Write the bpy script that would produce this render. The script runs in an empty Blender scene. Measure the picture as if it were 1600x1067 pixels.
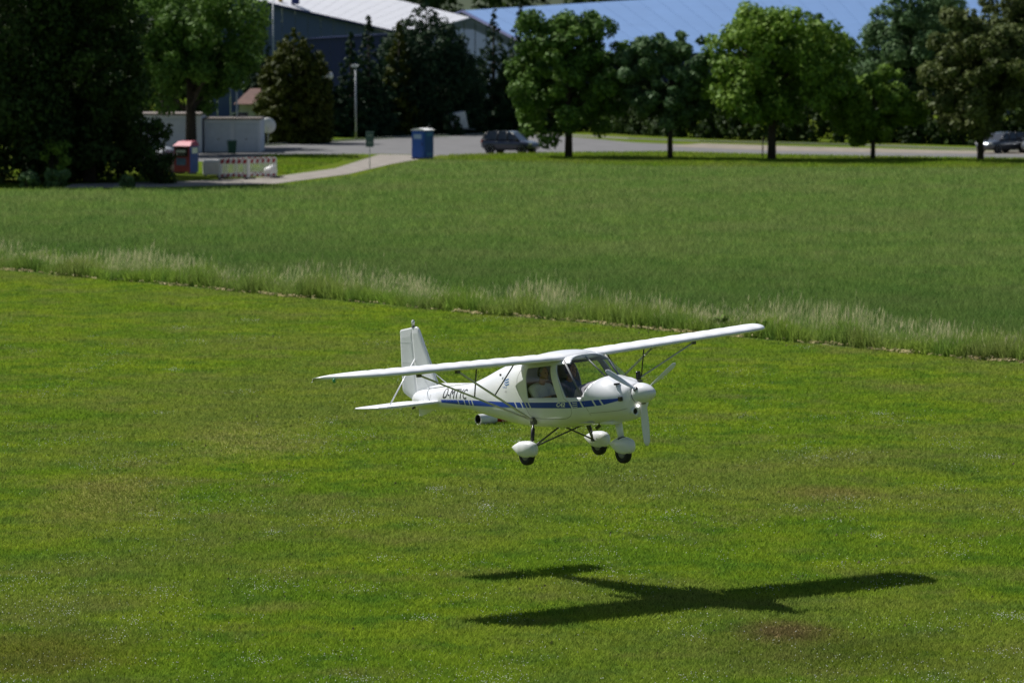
import bpy, bmesh, math, random
import numpy as np
from mathutils import Vector, Matrix, Quaternion

random.seed(7)
rng = np.random.default_rng(11)
scene = bpy.context.scene
R = math.radians

# ------------------------------------------------------------------ camera
cam_data = bpy.data.cameras.new('camera')
cam_data.sensor_width = 36.0
cam_data.lens = 36.0 * 6492.5 / 1600.0
cam_data.clip_start = 1.0
cam_data.clip_end = 4000.0
camera = bpy.data.objects.new('camera', cam_data)
scene.collection.objects.link(camera)
camera.location = (0, 0, 9.63)
camera.rotation_euler = (math.pi / 2 - math.atan((533.5 - 33.15) / 6492.5), 0, 0)
cam_data.dof.use_dof = True
cam_data.dof.focus_distance = 70.0
cam_data.dof.aperture_fstop = 2.3
scene.camera = camera

# ------------------------------------------------------------------ sky, sun, exposure
SUN_EL = R(48.5)
TO_SUN = Vector((-0.771 * math.cos(SUN_EL), 0.637 * math.cos(SUN_EL), math.sin(SUN_EL)))
world = bpy.data.worlds.new('World')
scene.world = world
world.use_nodes = True
wn = world.node_tree
for n in list(wn.nodes):
    wn.nodes.remove(n)
wo = wn.nodes.new('ShaderNodeOutputWorld')
wb = wn.nodes.new('ShaderNodeBackground')
sky = wn.nodes.new('ShaderNodeTexSky')
sky.sky_type = 'NISHITA'
sky.sun_disc = False
sky.sun_elevation = SUN_EL
sky.sun_rotation = math.atan2(TO_SUN.x, TO_SUN.y)
wb.inputs['Strength'].default_value = 0.05
wn.links.new(sky.outputs[0], wb.inputs['Color'])
wn.links.new(wb.outputs[0], wo.inputs['Surface'])
sun_data = bpy.data.lights.new('sun', 'SUN')
sun_data.energy = 5.0
sun_data.angle = R(0.53)
sun_data.color = (1.0, 0.975, 0.94)
sun = bpy.data.objects.new('sun', sun_data)
scene.collection.objects.link(sun)
sun.location = (-40, 60, 80)
sun.rotation_euler = (-TO_SUN).to_track_quat('-Z', 'Y').to_euler()
scene.view_settings.view_transform = 'Standard'
scene.view_settings.look = 'None'
scene.view_settings.exposure = 0.3
scene.view_settings.gamma = 1.0
scene.view_settings.use_curve_mapping = False
scene.render.engine = 'CYCLES'
scene.cycles.use_denoising = True
scene.cycles.denoiser = 'OPENIMAGEDENOISE'
scene.cycles.denoising_input_passes = 'RGB_ALBEDO_NORMAL'
scene.cycles.denoising_prefilter = 'NONE'
scene.cycles.max_bounces = 6
scene.cycles.transparent_max_bounces = 12
scene.cycles.caustics_reflective = False
scene.cycles.caustics_refractive = False

# ------------------------------------------------------------------ helpers
COL = scene.collection


def link(o, parent=None):
    COL.objects.link(o)
    if parent is not None:
        o.parent = parent
    return o


def tag(o, label=None, cat=None, group=None, kind=None):
    if label: o['label'] = label
    if cat: o['category'] = cat
    if group: o['group'] = group
    if kind: o['kind'] = kind
    return o


def empty(name, loc=(0, 0, 0), rz=0.0, label=None, cat=None, group=None):
    o = bpy.data.objects.new(name, None)
    o.empty_display_size = 0.3
    o.location = loc
    o.rotation_euler = (0, 0, rz)
    link(o)
    return tag(o, label, cat, group)


def mesh(name, verts, faces, mat, parent=None, smooth=False, mats=None, midx=None):
    me = bpy.data.meshes.new(name)
    me.from_pydata([tuple(map(float, v)) for v in verts], [], [tuple(int(i) for i in f) for f in faces])
    for m in (mats or [mat]):
        me.materials.append(m)
    if midx is not None:
        me.polygons.foreach_set('material_index', midx)
    if smooth:
        me.polygons.foreach_set('use_smooth', [True] * len(me.polygons))
    me.update()
    return link(bpy.data.objects.new(name, me), parent)


def bm_obj(name, bm, mat, parent=None, smooth=False):
    bmesh.ops.recalc_face_normals(bm, faces=bm.faces)
    me = bpy.data.meshes.new(name)
    bm.to_mesh(me); bm.free()
    me.materials.append(mat)
    if smooth:
        me.polygons.foreach_set('use_smooth', [True] * len(me.polygons))
    return link(bpy.data.objects.new(name, me), parent)


def np_mesh(name, V, F, mat, parent=None, tint=None, smooth=False):
    """V (n,3) float, F (m,k) int, optional per vertex float attribute 'tint'"""
    V = np.ascontiguousarray(V, dtype=np.float32); F = np.ascontiguousarray(F, dtype=np.int32)
    m, k = F.shape
    me = bpy.data.meshes.new(name)
    me.vertices.add(len(V)); me.vertices.foreach_set('co', V.ravel())
    me.loops.add(m * k); me.loops.foreach_set('vertex_index', F.ravel())
    me.polygons.add(m)
    me.polygons.foreach_set('loop_start', np.arange(0, m * k, k, dtype=np.int32))
    try:
        me.polygons.foreach_set('loop_total', np.full(m, k, dtype=np.int32))
    except Exception:
        pass
    if smooth:
        me.polygons.foreach_set('use_smooth', np.ones(m, dtype=bool))
    if tint is not None:
        a = me.attributes.new('tint', 'FLOAT', 'POINT')
        a.data.foreach_set('value', np.ascontiguousarray(tint, dtype=np.float32))
    me.materials.append(mat)
    me.update(calc_edges=True)
    return link(bpy.data.objects.new(name, me), parent)


def box(name, lo, hi, mat, parent=None, bevel=0.0, seg=2, M=None):
    bm = bmesh.new()
    bmesh.ops.create_cube(bm, size=1.0)
    lo = Vector(lo); hi = Vector(hi)
    for v in bm.verts:
        v.co = Vector([(a + b) / 2 + c * (b - a) for a, b, c in zip(lo, hi, v.co)])
    if bevel > 0:
        bmesh.ops.bevel(bm, geom=list(bm.edges), offset=bevel, segments=seg, affect='EDGES', profile=0.6)
    if M is not None:
        bmesh.ops.transform(bm, matrix=M, verts=bm.verts)
    return bm_obj(name, bm, mat, parent, smooth=False)


def ring_frame(d):
    d = d.normalized()
    a = Vector((0, 0, 1)) if abs(d.z) < 0.9 else Vector((1, 0, 0))
    u = d.cross(a).normalized(); v = d.cross(u).normalized()
    return u, v


def tube_data(pts, radii, n=12, flat=1.0, cap=True):
    """swept tube through points"""
    pts = [Vector(p) for p in pts]
    V = []; F = []
    for i, p in enumerate(pts):
        d = (pts[min(i + 1, len(pts) - 1)] - pts[max(i - 1, 0)])
        u, v = ring_frame(d)
        for k in range(n):
            a = 2 * math.pi * k / n
            V.append(p + u * math.cos(a) * radii[i] + v * math.sin(a) * radii[i] * flat)
    for i in range(len(pts) - 1):
        for k in range(n):
            F.append((i * n + k, i * n + (k + 1) % n, (i + 1) * n + (k + 1) % n, (i + 1) * n + k))
    if cap:
        F.append(tuple(range(n - 1, -1, -1)))
        F.append(tuple((len(pts) - 1) * n + k for k in range(n)))
    return V, F


def tube(name, pts, r, mat, parent=None, n=12, smooth=True, flat=1.0):
    if not isinstance(r, (list, tuple)):
        r = [r] * len(pts)
    V, F = tube_data(pts, r, n, flat)
    o = mesh(name, V, F, mat, parent, smooth)
    if smooth:
        for p in o.data.polygons:
            if len(p.vertices) > 4: p.use_smooth = False
    return o


def lathe(name, prof, mat, parent=None, n=24, M=None, smooth=True, cap=True):
    """prof: list of (r, z) about the z axis"""
    V = []; F = []
    for r, z in prof:
        for k in range(n):
            a = 2 * math.pi * k / n
            V.append(Vector((r * math.cos(a), r * math.sin(a), z)))
    for i in range(len(prof) - 1):
        for k in range(n):
            F.append((i * n + k, i * n + (k + 1) % n, (i + 1) * n + (k + 1) % n, (i + 1) * n + k))
    if cap and prof[0][0] > 1e-4: F.append(tuple(range(n - 1, -1, -1)))
    if cap and prof[-1][0] > 1e-4: F.append(tuple((len(prof) - 1) * n + k for k in range(n)))
    if M is not None:
        V = [M @ v for v in V]
    return mesh(name, V, F, mat, parent, smooth)


def pchip(xs, ys):
    xs = np.asarray(xs, float); ys = np.asarray(ys, float)
    h = np.diff(xs); d = np.diff(ys) / h
    m = np.zeros_like(ys); m[0] = d[0]; m[-1] = d[-1]
    for i in range(1, len(xs) - 1):
        if d[i - 1] * d[i] > 0:
            w1 = 2 * h[i] + h[i - 1]; w2 = h[i] + 2 * h[i - 1]
            m[i] = (w1 + w2) / (w1 / d[i - 1] + w2 / d[i])

    def f(x):
        x = np.asarray(x, float)
        i = np.clip(np.searchsorted(xs, x) - 1, 0, len(h) - 1)
        t = (x - xs[i]) / h[i]
        return ((2 * t**3 - 3 * t**2 + 1) * ys[i] + (t**3 - 2 * t**2 + t) * h[i] * m[i]
                + (-2 * t**3 + 3 * t**2) * ys[i + 1] + (t**3 - t**2) * h[i] * m[i + 1])
    return f


# ------------------------------------------------------------------ materials
def new_mat(name):
    m = bpy.data.materials.new(name); m.use_nodes = True
    nt = m.node_tree
    return m, nt, nt.nodes['Principled BSDF'], nt.nodes['Material Output']


def paint(name, col, rough=0.45, metal=0.0, var=0.12, scale=3.0, spec=0.5, coat=0.0, bump=0.0, bscale=40.0):
    """a base colour with slight procedural dirt and roughness variation"""
    m, nt, b, out = new_mat(name)
    tc = nt.nodes.new('ShaderNodeTexCoord')
    no = nt.nodes.new('ShaderNodeTexNoise'); no.inputs['Scale'].default_value = scale; no.inputs['Detail'].default_value = 5
    nt.links.new(tc.outputs['Object'], no.inputs['Vector'])
    ramp = nt.nodes.new('ShaderNodeValToRGB')
    c = Vector(col)
    ramp.color_ramp.elements[0].position = 0.3; ramp.color_ramp.elements[1].position = 0.7
    ramp.color_ramp.elements[0].color = (*(c * (1 - var)), 1)
    ramp.color_ramp.elements[1].color = (*[min(1, x) for x in c * (1 + var * 0.5)], 1)
    nt.links.new(no.outputs['Fac'], ramp.inputs['Fac'])
    nt.links.new(ramp.outputs['Color'], b.inputs['Base Color'])
    b.inputs['Roughness'].default_value = rough; b.inputs['Metallic'].default_value = metal
    b.inputs['Specular IOR Level'].default_value = spec
    b.inputs['Coat Weight'].default_value = coat; b.inputs['Coat Roughness'].default_value = 0.08
    if bump > 0:
        n2 = nt.nodes.new('ShaderNodeTexNoise'); n2.inputs['Scale'].default_value = bscale; n2.inputs['Detail'].default_value = 4
        nt.links.new(tc.outputs['Object'], n2.inputs['Vector'])
        bp = nt.nodes.new('ShaderNodeBump'); bp.inputs['Strength'].default_value = bump; bp.inputs['Distance'].default_value = 0.02
        nt.links.new(n2.outputs['Fac'], bp.inputs['Height']); nt.links.new(bp.outputs[0], b.inputs['Normal'])
    return m


def glass(name, tint=(0.8, 0.84, 0.86), gloss=0.06):
    m, nt, b, out = new_mat(name)
    nt.nodes.remove(b)
    tr = nt.nodes.new('ShaderNodeBsdfTransparent'); tr.inputs['Color'].default_value = (*tint, 1)
    gl = nt.nodes.new('ShaderNodeBsdfGlossy'); gl.inputs['Roughness'].default_value = 0.04
    lw = nt.nodes.new('ShaderNodeLayerWeight'); lw.inputs['Blend'].default_value = 0.5
    pw = nt.nodes.new('ShaderNodeMath'); pw.operation = 'POWER'; pw.inputs[1].default_value = 4.0
    nt.links.new(lw.outputs['Facing'], pw.inputs[0])
    ma = nt.nodes.new('ShaderNodeMath'); ma.operation = 'MULTIPLY_ADD'; ma.inputs[1].default_value = 0.7; ma.inputs[2].default_value = gloss; ma.use_clamp = True
    mx = nt.nodes.new('ShaderNodeMixShader')
    nt.links.new(pw.outputs[0], ma.inputs[0]); nt.links.new(ma.outputs[0], mx.inputs[0])
    nt.links.new(tr.outputs[0], mx.inputs[1]); nt.links.new(gl.outputs[0], mx.inputs[2])
    nt.links.new(mx.outputs[0], out.inputs['Surface'])
    return m


def leafy(name, dark, light, trans=0.3, rough=0.6, spec=0.08):
    m, nt, b, out = new_mat(name)
    at = nt.nodes.new('ShaderNodeAttribute'); at.attribute_name = 'tint'
    mixc = nt.nodes.new('ShaderNodeMix'); mixc.data_type = 'RGBA'
    mixc.inputs[6].default_value = (*dark, 1); mixc.inputs[7].default_value = (*light, 1)
    nt.links.new(at.outputs['Fac'], mixc.inputs[0])
    nt.links.new(mixc.outputs[2], b.inputs['Base Color'])
    b.inputs['Roughness'].default_value = rough; b.inputs['Specular IOR Level'].default_value = spec
    tl = nt.nodes.new('ShaderNodeBsdfTranslucent'); nt.links.new(mixc.outputs[2], tl.inputs['Color'])
    mx = nt.nodes.new('ShaderNodeMixShader'); mx.inputs[0].default_value = trans
    nt.links.new(b.outputs[0], mx.inputs[1]); nt.links.new(tl.outputs[0], mx.inputs[2])
    nt.links.new(mx.outputs[0], out.inputs['Surface'])
    return m


def turf(name, a, b_, c, d, blades, patches=(), belt=False):
    """grass colour from several world-scale noises: a = base, b_ = yellowish, c = deep green, d = dry"""
    m, nt, b, out = new_mat(name)
    N = nt.nodes; L = nt.links
    tc = N.new('ShaderNodeTexCoord')

    def noise(scale, detail=4, rough=0.55, off=0.0):
        mp = N.new('ShaderNodeMapping'); mp.inputs['Location'].default_value = (off, off * 1.7, 0)
        mp.inputs['Scale'].default_value = (1, 1, 0)
        L.new(tc.outputs['Object'], mp.inputs['Vector'])
        n = N.new('ShaderNodeTexNoise'); n.inputs['Scale'].default_value = scale; n.inputs['Detail'].default_value = detail
        n.inputs['Roughness'].default_value = rough
        L.new(mp.outputs[0], n.inputs['Vector']); return n.outputs['Fac']

    def rng_(s, lo, hi):
        r = N.new('ShaderNodeMapRange'); r.inputs[1].default_value = lo; r.inputs[2].default_value = hi
        L.new(s, r.inputs[0]); return r.outputs[0]

    def mix(f, x, y):
        q = N.new('ShaderNodeMix'); q.data_type = 'RGBA'
        if isinstance(f, float): q.inputs[0].default_value = f
        else: L.new(f, q.inputs[0])
        for s, i in ((x, 6), (y, 7)):
            if isinstance(s, tuple): q.inputs[i].default_value = (*s, 1)
            else: L.new(s, q.inputs[i])
        return q.outputs[2]

    def mul(s, k):
        q = N.new('ShaderNodeMath'); q.operation = 'MULTIPLY'; L.new(s, q.inputs[0])
        if isinstance(k, float): q.inputs[1].default_value = k
        else: L.new(k, q.inputs[1])
        return q.outputs[0]
    col = mix(rng_(noise(0.22, 5, 0.6, 3.1), 0.40, 0.58), a, b_)
    col = mix(mul(rng_(noise(0.75, 5, 0.65, 9.2), 0.47, 0.62), 0.85), col, c)
    col = mix(mul(rng_(noise(0.34, 6, 0.7, 21.0), 0.50, 0.66), 0.75), col, d)
    col = mix(mul(rng_(noise(2.4, 4, 0.6, 5.0), 0.55, 0.75), 0.5), col, c)
    col = mix(mul(rng_(noise(0.09, 4, 0.6, 33.0), 0.46, 0.62), 0.5), col, d)
    col = mix(mul(rng_(noise(5.5, 3, 0.6, 2.0), 0.55, 0.68), 0.75), col, tuple(v * 0.5 for v in c))
    if belt:
        sp = N.new('ShaderNodeSeparateXYZ'); L.new(tc.outputs['Object'], sp.inputs[0])
        ma = N.new('ShaderNodeMath'); ma.operation = 'MULTIPLY_ADD'; ma.inputs[1].default_value = 1.288
        L.new(sp.outputs['X'], ma.inputs[0]); L.new(sp.outputs['Y'], ma.inputs[2])
        ad = N.new('ShaderNodeMath'); ad.operation = 'MULTIPLY_ADD'; ad.inputs[1].default_value = 45.0
        L.new(noise(0.06, 4, 0.6, 12.0), ad.inputs[0]); L.new(ma.outputs[0], ad.inputs[2])
        r = N.new('ShaderNodeMapRange'); r.inputs[1].default_value = 210.0; r.inputs[2].default_value = 160.0
        L.new(ad.outputs[0], r.inputs[0])
        col = mix(mul(r.outputs[0], 0.75), col, tuple(v * 0.8 for v in c))
    for (px, py, rx, ry, k, pc) in patches:
        mp = N.new('ShaderNodeMapping'); mp.vector_type = 'POINT'
        mp.inputs['Location'].default_value = (-px / rx, -py / ry, 0)
        mp.inputs['Scale'].default_value = (1 / rx, 1 / ry, 0)
        L.new(tc.outputs['Object'], mp.inputs['Vector'])
        ln = N.new('ShaderNodeVectorMath'); ln.operation = 'LENGTH'; L.new(mp.outputs[0], ln.inputs[0])
        ad = N.new('ShaderNodeMath'); ad.operation = 'ADD'; L.new(ln.outputs['Value'], ad.inputs[0])
        L.new(mul(noise(1.6, 6, 0.75, px), 1.3), ad.inputs[1])
        r = N.new('ShaderNodeMapRange'); r.inputs[1].default_value = 1.75; r.inputs[2].default_value = 0.95
        L.new(ad.outputs[0], r.inputs[0])
        col = mix(mul(r.outputs[0], k), col, pc)
    if blades:
        at = N.new('ShaderNodeAttribute'); at.attribute_name = 'tint'
        hs = N.new('ShaderNodeHueSaturation')
        L.new(rng_(at.outputs['Fac'], -0.2, 0.75), hs.inputs['Value']); L.new(col, hs.inputs['Color'])
        hs.inputs['Hue'].default_value = 0.5
        col = hs.outputs['Color']
    L.new(col, b.inputs['Base Color'])
    b.inputs['Roughness'].default_value = 0.8; b.inputs['Specular IOR Level'].default_value = 0.0
    if blades:
        tl = N.new('ShaderNodeBsdfTranslucent'); L.new(col, tl.inputs['Color'])
        mx = N.new('ShaderNodeMixShader'); mx.inputs[0].default_value = 0.35
        L.new(b.outputs[0], mx.inputs[1]); L.new(tl.outputs[0], mx.inputs[2]); L.new(mx.outputs[0], out.inputs['Surface'])
    return m


PATCH = [(4.35, 65.1, 1.0, 1.5, 0.85, (0.22, 0.155, 0.08)), (-7.2, 62.5, 2.0, 3.2, 0.55, (0.22, 0.19, 0.05)),
         (-8.2, 84.0, 1.6, 6.0, 0.55, (0.30, 0.27, 0.09)), (-6.0, 95.0, 1.8, 5.0, 0.4, (0.32, 0.29, 0.11)), (6.5, 84.5, 1.2, 1.6, 0.45, (0.28, 0.21, 0.09)), (9.6, 88.9, 0.7, 2.2, 0.5, (0.07, 0.16, 0.03)),
         (5.0, 63.0, 2.4, 2.5, 0.4, (0.12, 0.14, 0.03))]
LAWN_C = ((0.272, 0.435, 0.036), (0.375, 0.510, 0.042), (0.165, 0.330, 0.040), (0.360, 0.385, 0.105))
LAWN_SHADED = tuple(tuple(v * 0.30 for v in c) for c in LAWN_C)  # ground takes the grass colours darkened for the shade among the blades
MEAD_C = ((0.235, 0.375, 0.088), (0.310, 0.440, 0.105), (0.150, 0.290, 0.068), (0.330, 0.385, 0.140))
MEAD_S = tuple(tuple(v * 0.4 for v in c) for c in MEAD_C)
M_lawn_shaded = turf('shaded_lawn_ground', *LAWN_SHADED, False, PATCH)
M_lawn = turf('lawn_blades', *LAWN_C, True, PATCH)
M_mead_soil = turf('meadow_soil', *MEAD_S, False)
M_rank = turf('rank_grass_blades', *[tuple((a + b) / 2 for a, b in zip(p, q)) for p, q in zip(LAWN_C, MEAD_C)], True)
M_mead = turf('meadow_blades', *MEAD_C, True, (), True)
M_stalk = leafy('stalks', (0.22, 0.33, 0.08), (0.78, 0.67, 0.44), 0.35, 0.7, 0.1)
M_hay = leafy('hay', (0.50, 0.40, 0.20), (0.80, 0.67, 0.40), 0.35, 0.8, 0.1)
M_clover = paint('clover_white', (0.80, 0.80, 0.74), 0.7)
M_clod = paint('dark_soil', (0.085, 0.06, 0.03), 0.95, var=0.4, scale=8)
M_asphalt = paint('asphalt', (0.15, 0.148, 0.148), 0.9, var=0.18, scale=0.5, spec=0.2)
M_gravel = paint('gravel', (0.25, 0.22, 0.18), 0.95, var=0.25, scale=0.8, spec=0.1)
M_path = paint('sandy_path', (0.27, 0.245, 0.215), 0.95, var=0.25, scale=0.9, spec=0.1)
M_kerb = paint('kerb_concrete', (0.34, 0.33, 0.31), 0.9)
M_white = paint('white_gelcoat', (0.79, 0.80, 0.82), 0.3, var=0.06, scale=2.2, coat=0.35)
M_fabric = paint('white_wing_fabric', (0.80, 0.81, 0.83), 0.42, var=0.07, scale=2.5)
M_blue = paint('blue_vinyl', (0.008, 0.052, 0.40), 0.3, var=0.05)
M_cyan = paint('pale_blue_vinyl', (0.04, 0.16, 0.42), 0.35, var=0.05)
M_black = paint('black_rubber', (0.012, 0.012, 0.012), 0.75, var=0.3, scale=14)
M_blackp = paint('black_plastic', (0.014, 0.014, 0.016), 0.4, var=0.2)
M_letter = paint('black_vinyl', (0.02, 0.02, 0.022), 0.4, var=0.1)
M_alu = paint('strut_metal', (0.60, 0.60, 0.56), 0.4, metal=0.0, var=0.15)
M_darktube = paint('dark_tube', (0.10, 0.10, 0.085), 0.45, metal=0.2, var=0.2)
M_seam = paint('panel_seam', (0.30, 0.30, 0.29), 0.6)
M_liner = paint('cabin_liner', (0.58, 0.57, 0.58), 0.85, var=0.15)
M_dash = paint('dash_cover', (0.34, 0.31, 0.33), 0.8)
M_seat = paint('seat_cloth', (0.03, 0.04, 0.07), 0.9)
M_pane = glass('perspex', (0.93, 0.945, 0.955), 0.035)
M_lens = paint('clear_lens', (0.75, 0.75, 0.72), 0.1, coat=1.0)
M_green = paint('green_lens', (0.05, 0.30, 0.10), 0.15, coat=1.0)
M_redl = paint('red_lens', (0.5, 0.02, 0.02), 0.15, coat=1.0)
M_grey = paint('mid_grey', (0.2, 0.2, 0.2), 0.6)
M_skin = paint('skin', (0.42, 0.24, 0.17), 0.55, var=0.08, scale=20)
M_hair = paint('hair', (0.03, 0.022, 0.018), 0.6)
M_hairg = paint('grey_hair', (0.30, 0.28, 0.26), 0.7)
M_tee = paint('white_cotton', (0.72, 0.72, 0.72), 0.9, bump=0.3)
M_bluetee = paint('blue_cotton', (0.10, 0.14, 0.28), 0.9, bump=0.3)
M_denim = paint('denim', (0.04, 0.06, 0.12), 0.9)
M_bark = paint('bark', (0.055, 0.042, 0.032), 0.95, var=0.4, scale=6, bump=0.6, bscale=18)
M_red = paint('red_plastic', (0.42, 0.02, 0.03), 0.45)
M_redc = paint('red_container', (0.42, 0.07, 0.10), 0.5, var=0.2)
M_bluec = paint('blue_container', (0.05, 0.09, 0.36), 0.5, var=0.25)
M_bluep = paint('blue_cabin', (0.010, 0.085, 0.40), 0.45, var=0.12)
M_wplast = paint('white_plastic', (0.78, 0.78, 0.76), 0.5)
M_steel = paint('galvanised', (0.42, 0.44, 0.46), 0.5, metal=0.5)
M_signb = paint('sign_back', (0.06, 0.11, 0.11), 0.6)
M_wall = paint('white_render', (0.74, 0.76, 0.82), 0.9, var=0.08, scale=0.6)
M_door = paint('garage_door', (0.60, 0.64, 0.72), 0.6, var=0.08)
M_rooft = paint('brown_tiles', (0.13, 0.065, 0.05), 0.85, var=0.25, scale=2)
M_felt = paint('roof_felt', (0.20, 0.17, 0.15), 0.95, var=0.3)
M_hallgrey = paint('grey_cladding', (0.085, 0.125, 0.245), 0.6, var=0.05)
M_hallblue = paint('shaded_grey_blue_cladding', (0.045, 0.08, 0.15), 0.6, var=0.05)  # gable sheets coloured darker to look shaded though the sun reaches them
M_navy = paint('navy_cladding', (0.012, 0.022, 0.13), 0.55, var=0.08)
M_roofw = paint('white_roof_sheet', (0.70, 0.70, 0.73), 0.5, var=0.04, scale=0.4)
M_roofb = paint('blue_roof_sheet', (0.125, 0.23, 0.44), 0.5, var=0.06, scale=0.4)
M_carblue = paint('dark_blue_car_paint', (0.035, 0.042, 0.075), 0.3, metal=0.3, coat=1.0, var=0.05)
M_carsil = paint('silver_car_paint', (0.30, 0.32, 0.35), 0.3, metal=0.5, coat=1.0, var=0.05)
M_cardark = paint('dark_grey_car_paint', (0.09, 0.10, 0.12), 0.3, metal=0.4, coat=1.0, var=0.05)
M_carglass = paint('car_glass', (0.02, 0.025, 0.03), 0.06, coat=1.0, var=0.1)
M_rim = paint('alloy_rim', (0.55, 0.56, 0.58), 0.4, metal=0.1)
M_mustard = paint('mustard_plastic', (0.45, 0.28, 0.03), 0.6)
F_maple = leafy('maple_leaves', (0.053, 0.112, 0.024), (0.15, 0.255, 0.045), 0.20)
F_bright = leafy('bright_leaves', (0.080, 0.160, 0.024), (0.230, 0.350, 0.046), 0.20)
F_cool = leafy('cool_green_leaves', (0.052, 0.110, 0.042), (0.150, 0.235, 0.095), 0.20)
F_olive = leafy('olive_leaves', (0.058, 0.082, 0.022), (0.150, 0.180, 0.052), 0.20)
F_dark = leafy('shaded_dark_leaves', (0.020, 0.042, 0.013), (0.072, 0.115, 0.026), 0.2)  # shade of the left trees and hedges is put into the leaf colour
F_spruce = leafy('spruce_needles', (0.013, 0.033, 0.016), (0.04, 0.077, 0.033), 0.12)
F_thuja = leafy('thuja_scales', (0.036, 0.052, 0.008), (0.095, 0.110, 0.016), 0.15)

# ------------------------------------------------------------------ ground, meadow, roads
def sheet(name, pts, z, mat):
    o = mesh(name, [(x, y, z) for x, y in pts], [tuple(range(len(pts)))], mat)
    return tag(o, kind='structure')


g = mesh('ground', [(-900, -60, 0), (900, -60, 0), (900, 1500, 0), (-900, 1500, 0)], [(0, 1, 2, 3)], M_lawn_shaded)
tag(g, kind='structure')


def border_y(x):
    return 135.4 - 1.288 * x


FAR = [(-40, 236), (-29.2, 236.7), (-19.8, 238.5), (-13.5, 243.2), (-9.6, 259.3), (-7.0, 284.0), (-5.0, 289.0), (-1.5, 285.0), (2.7, 282.5), (8.7, 276.0), (34.2, 271.5), (60, 270)]
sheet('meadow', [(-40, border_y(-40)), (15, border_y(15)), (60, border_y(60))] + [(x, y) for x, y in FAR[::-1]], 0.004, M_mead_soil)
# asphalt road sweeping past the hedge into the car park lane
sheet('road', [(-22.5, 299.2), (-9.3, 301.9), (-6.0, 300.0), (-4.0, 298.5), (2.0, 303.0), (11.5, 306.0), (18.3, 299.5), (26, 295.0), (34, 291.5), (45, 288.0), (62, 286), (62, 303), (45, 304), (38, 306),
               (27, 309), (20, 315), (14, 324), (9.5, 331), (3.4, 352), (-2.2, 352), (-8.6, 345), (-19.8, 320), (-22.5, 318)], 0.008, M_asphalt)
sheet('gravel_bays', [(11.5, 320), (20, 309), (30, 303.5), (37, 301), (40, 306), (31, 312), (21, 321), (15, 328)], 0.012, M_gravel)
sheet('path', [(-9.6, 300.5), (-5.2, 299.0), (-6.3, 291), (-8.2, 280), (-10.3, 262), (-14.0, 246.5), (-20.5, 241), (-26, 240), (-26, 246.0), (-19.5, 250.5), (-14.8, 257.0), (-11.6, 272)], 0.016, M_path)
sheet('yard', [(-30, 283), (-23, 284), (-19.5, 288), (-17.8, 299.3), (-22.5, 299.5), (-22.5, 318), (-30, 318)], 0.006, M_asphalt)
# kerb along the far side of the road
kp = [(62, 304.2), (45, 305.2), (38, 307.2), (27, 322), (15, 333), (9.5, 340), (3.4, 353.2), (-2.2, 353.2), (-8.6, 346.2), (-19.8, 321.2)]
V = []; F = []
for i, (x, y) in enumerate(kp):
    for (dx, z) in ((0, 0.0), (0, 0.12), (0.18, 0.12), (0.18, 0.0)):
        V.append((x, y + dx, z))
for i in range(len(kp) - 1):
    for k in range(3):
        F.append((i * 4 + k, i * 4 + k + 1, (i + 1) * 4 + k + 1, (i + 1) * 4 + k))
tag(mesh('kerb', V, F, M_kerb), kind='structure')

# hill behind everything
hx = np.linspace(-500, 500, 41); hy = np.linspace(560, 1300, 25)
V = []; F = []
for j, yy in enumerate(hy):
    for i, xx in enumerate(hx):
        t = min(1.0, j / 8.0)
        V.append((xx, yy, -0.3 + t * t * 34 + 5 * math.sin(xx * 0.013 + j) * t))
for j in range(len(hy) - 1):
    for i in range(len(hx) - 1):
        a = j * len(hx) + i; F.append((a, a + 1, a + 1 + len(hx), a + len(hx)))
tag(mesh('hill', V, F, paint('wooded_hill', (0.03, 0.05, 0.015), 0.95, var=0.4, scale=0.05), smooth=True), kind='structure')

# ------------------------------------------------------------------ grass
HALF = 0.1345


def blades(n, ylo, yhi, keep, h0, h1, w0, wk, lean, zoff=0.0):
    """single-triangle blades, thinning out with distance; returns V, F, tint"""
    y = 1.0 / rng.uniform(1.0 / yhi, 1.0 / ylo, n)
    x = rng.uniform(-1, 1, n) * (y * HALF + 1.5)
    k = keep(x, y); x = x[k]; y = y[k]; n = len(x)
    hgt = rng.uniform(h0, h1, n); wid = (w0 + wk * y) * rng.uniform(0.6, 1.3, n)
    a = rng.uniform(0, 2 * np.pi, n); tx, ty = np.cos(a), np.sin(a)
    b = rng.uniform(0, 2 * np.pi, n); ln = rng.uniform(0.1, 1.0, n) * lean * hgt
    V = np.empty((n, 3, 3), np.float32)
    V[:, 0] = np.stack([x - tx * wid, y - ty * wid, np.full(n, zoff)], 1)
    V[:, 1] = np.stack([x + tx * wid, y + ty * wid, np.full(n, zoff)], 1)
    V[:, 2] = np.stack([x + np.cos(b) * ln, y + np.sin(b) * ln, zoff + hgt], 1)
    t = np.repeat(np.clip(rng.normal(0.5, 0.12, n), 0, 1), 3)
    return V.reshape(-1, 3), np.arange(3 * n).reshape(-1, 3), t


V, F, t = blades(1150000, 57.5, 172, lambda x, y: y < border_y(x) - 0.25, 0.03, 0.08, 0.004, 0.00009, 1.5)
tag(np_mesh('lawn_grass', V, F, M_lawn, tint=t), 'short mown grass of the airfield under the aircraft', 'grass', kind='stuff')


def far_edge(x):
    return np.interp(x, [p[0] for p in FAR], [p[1] for p in FAR])


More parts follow.
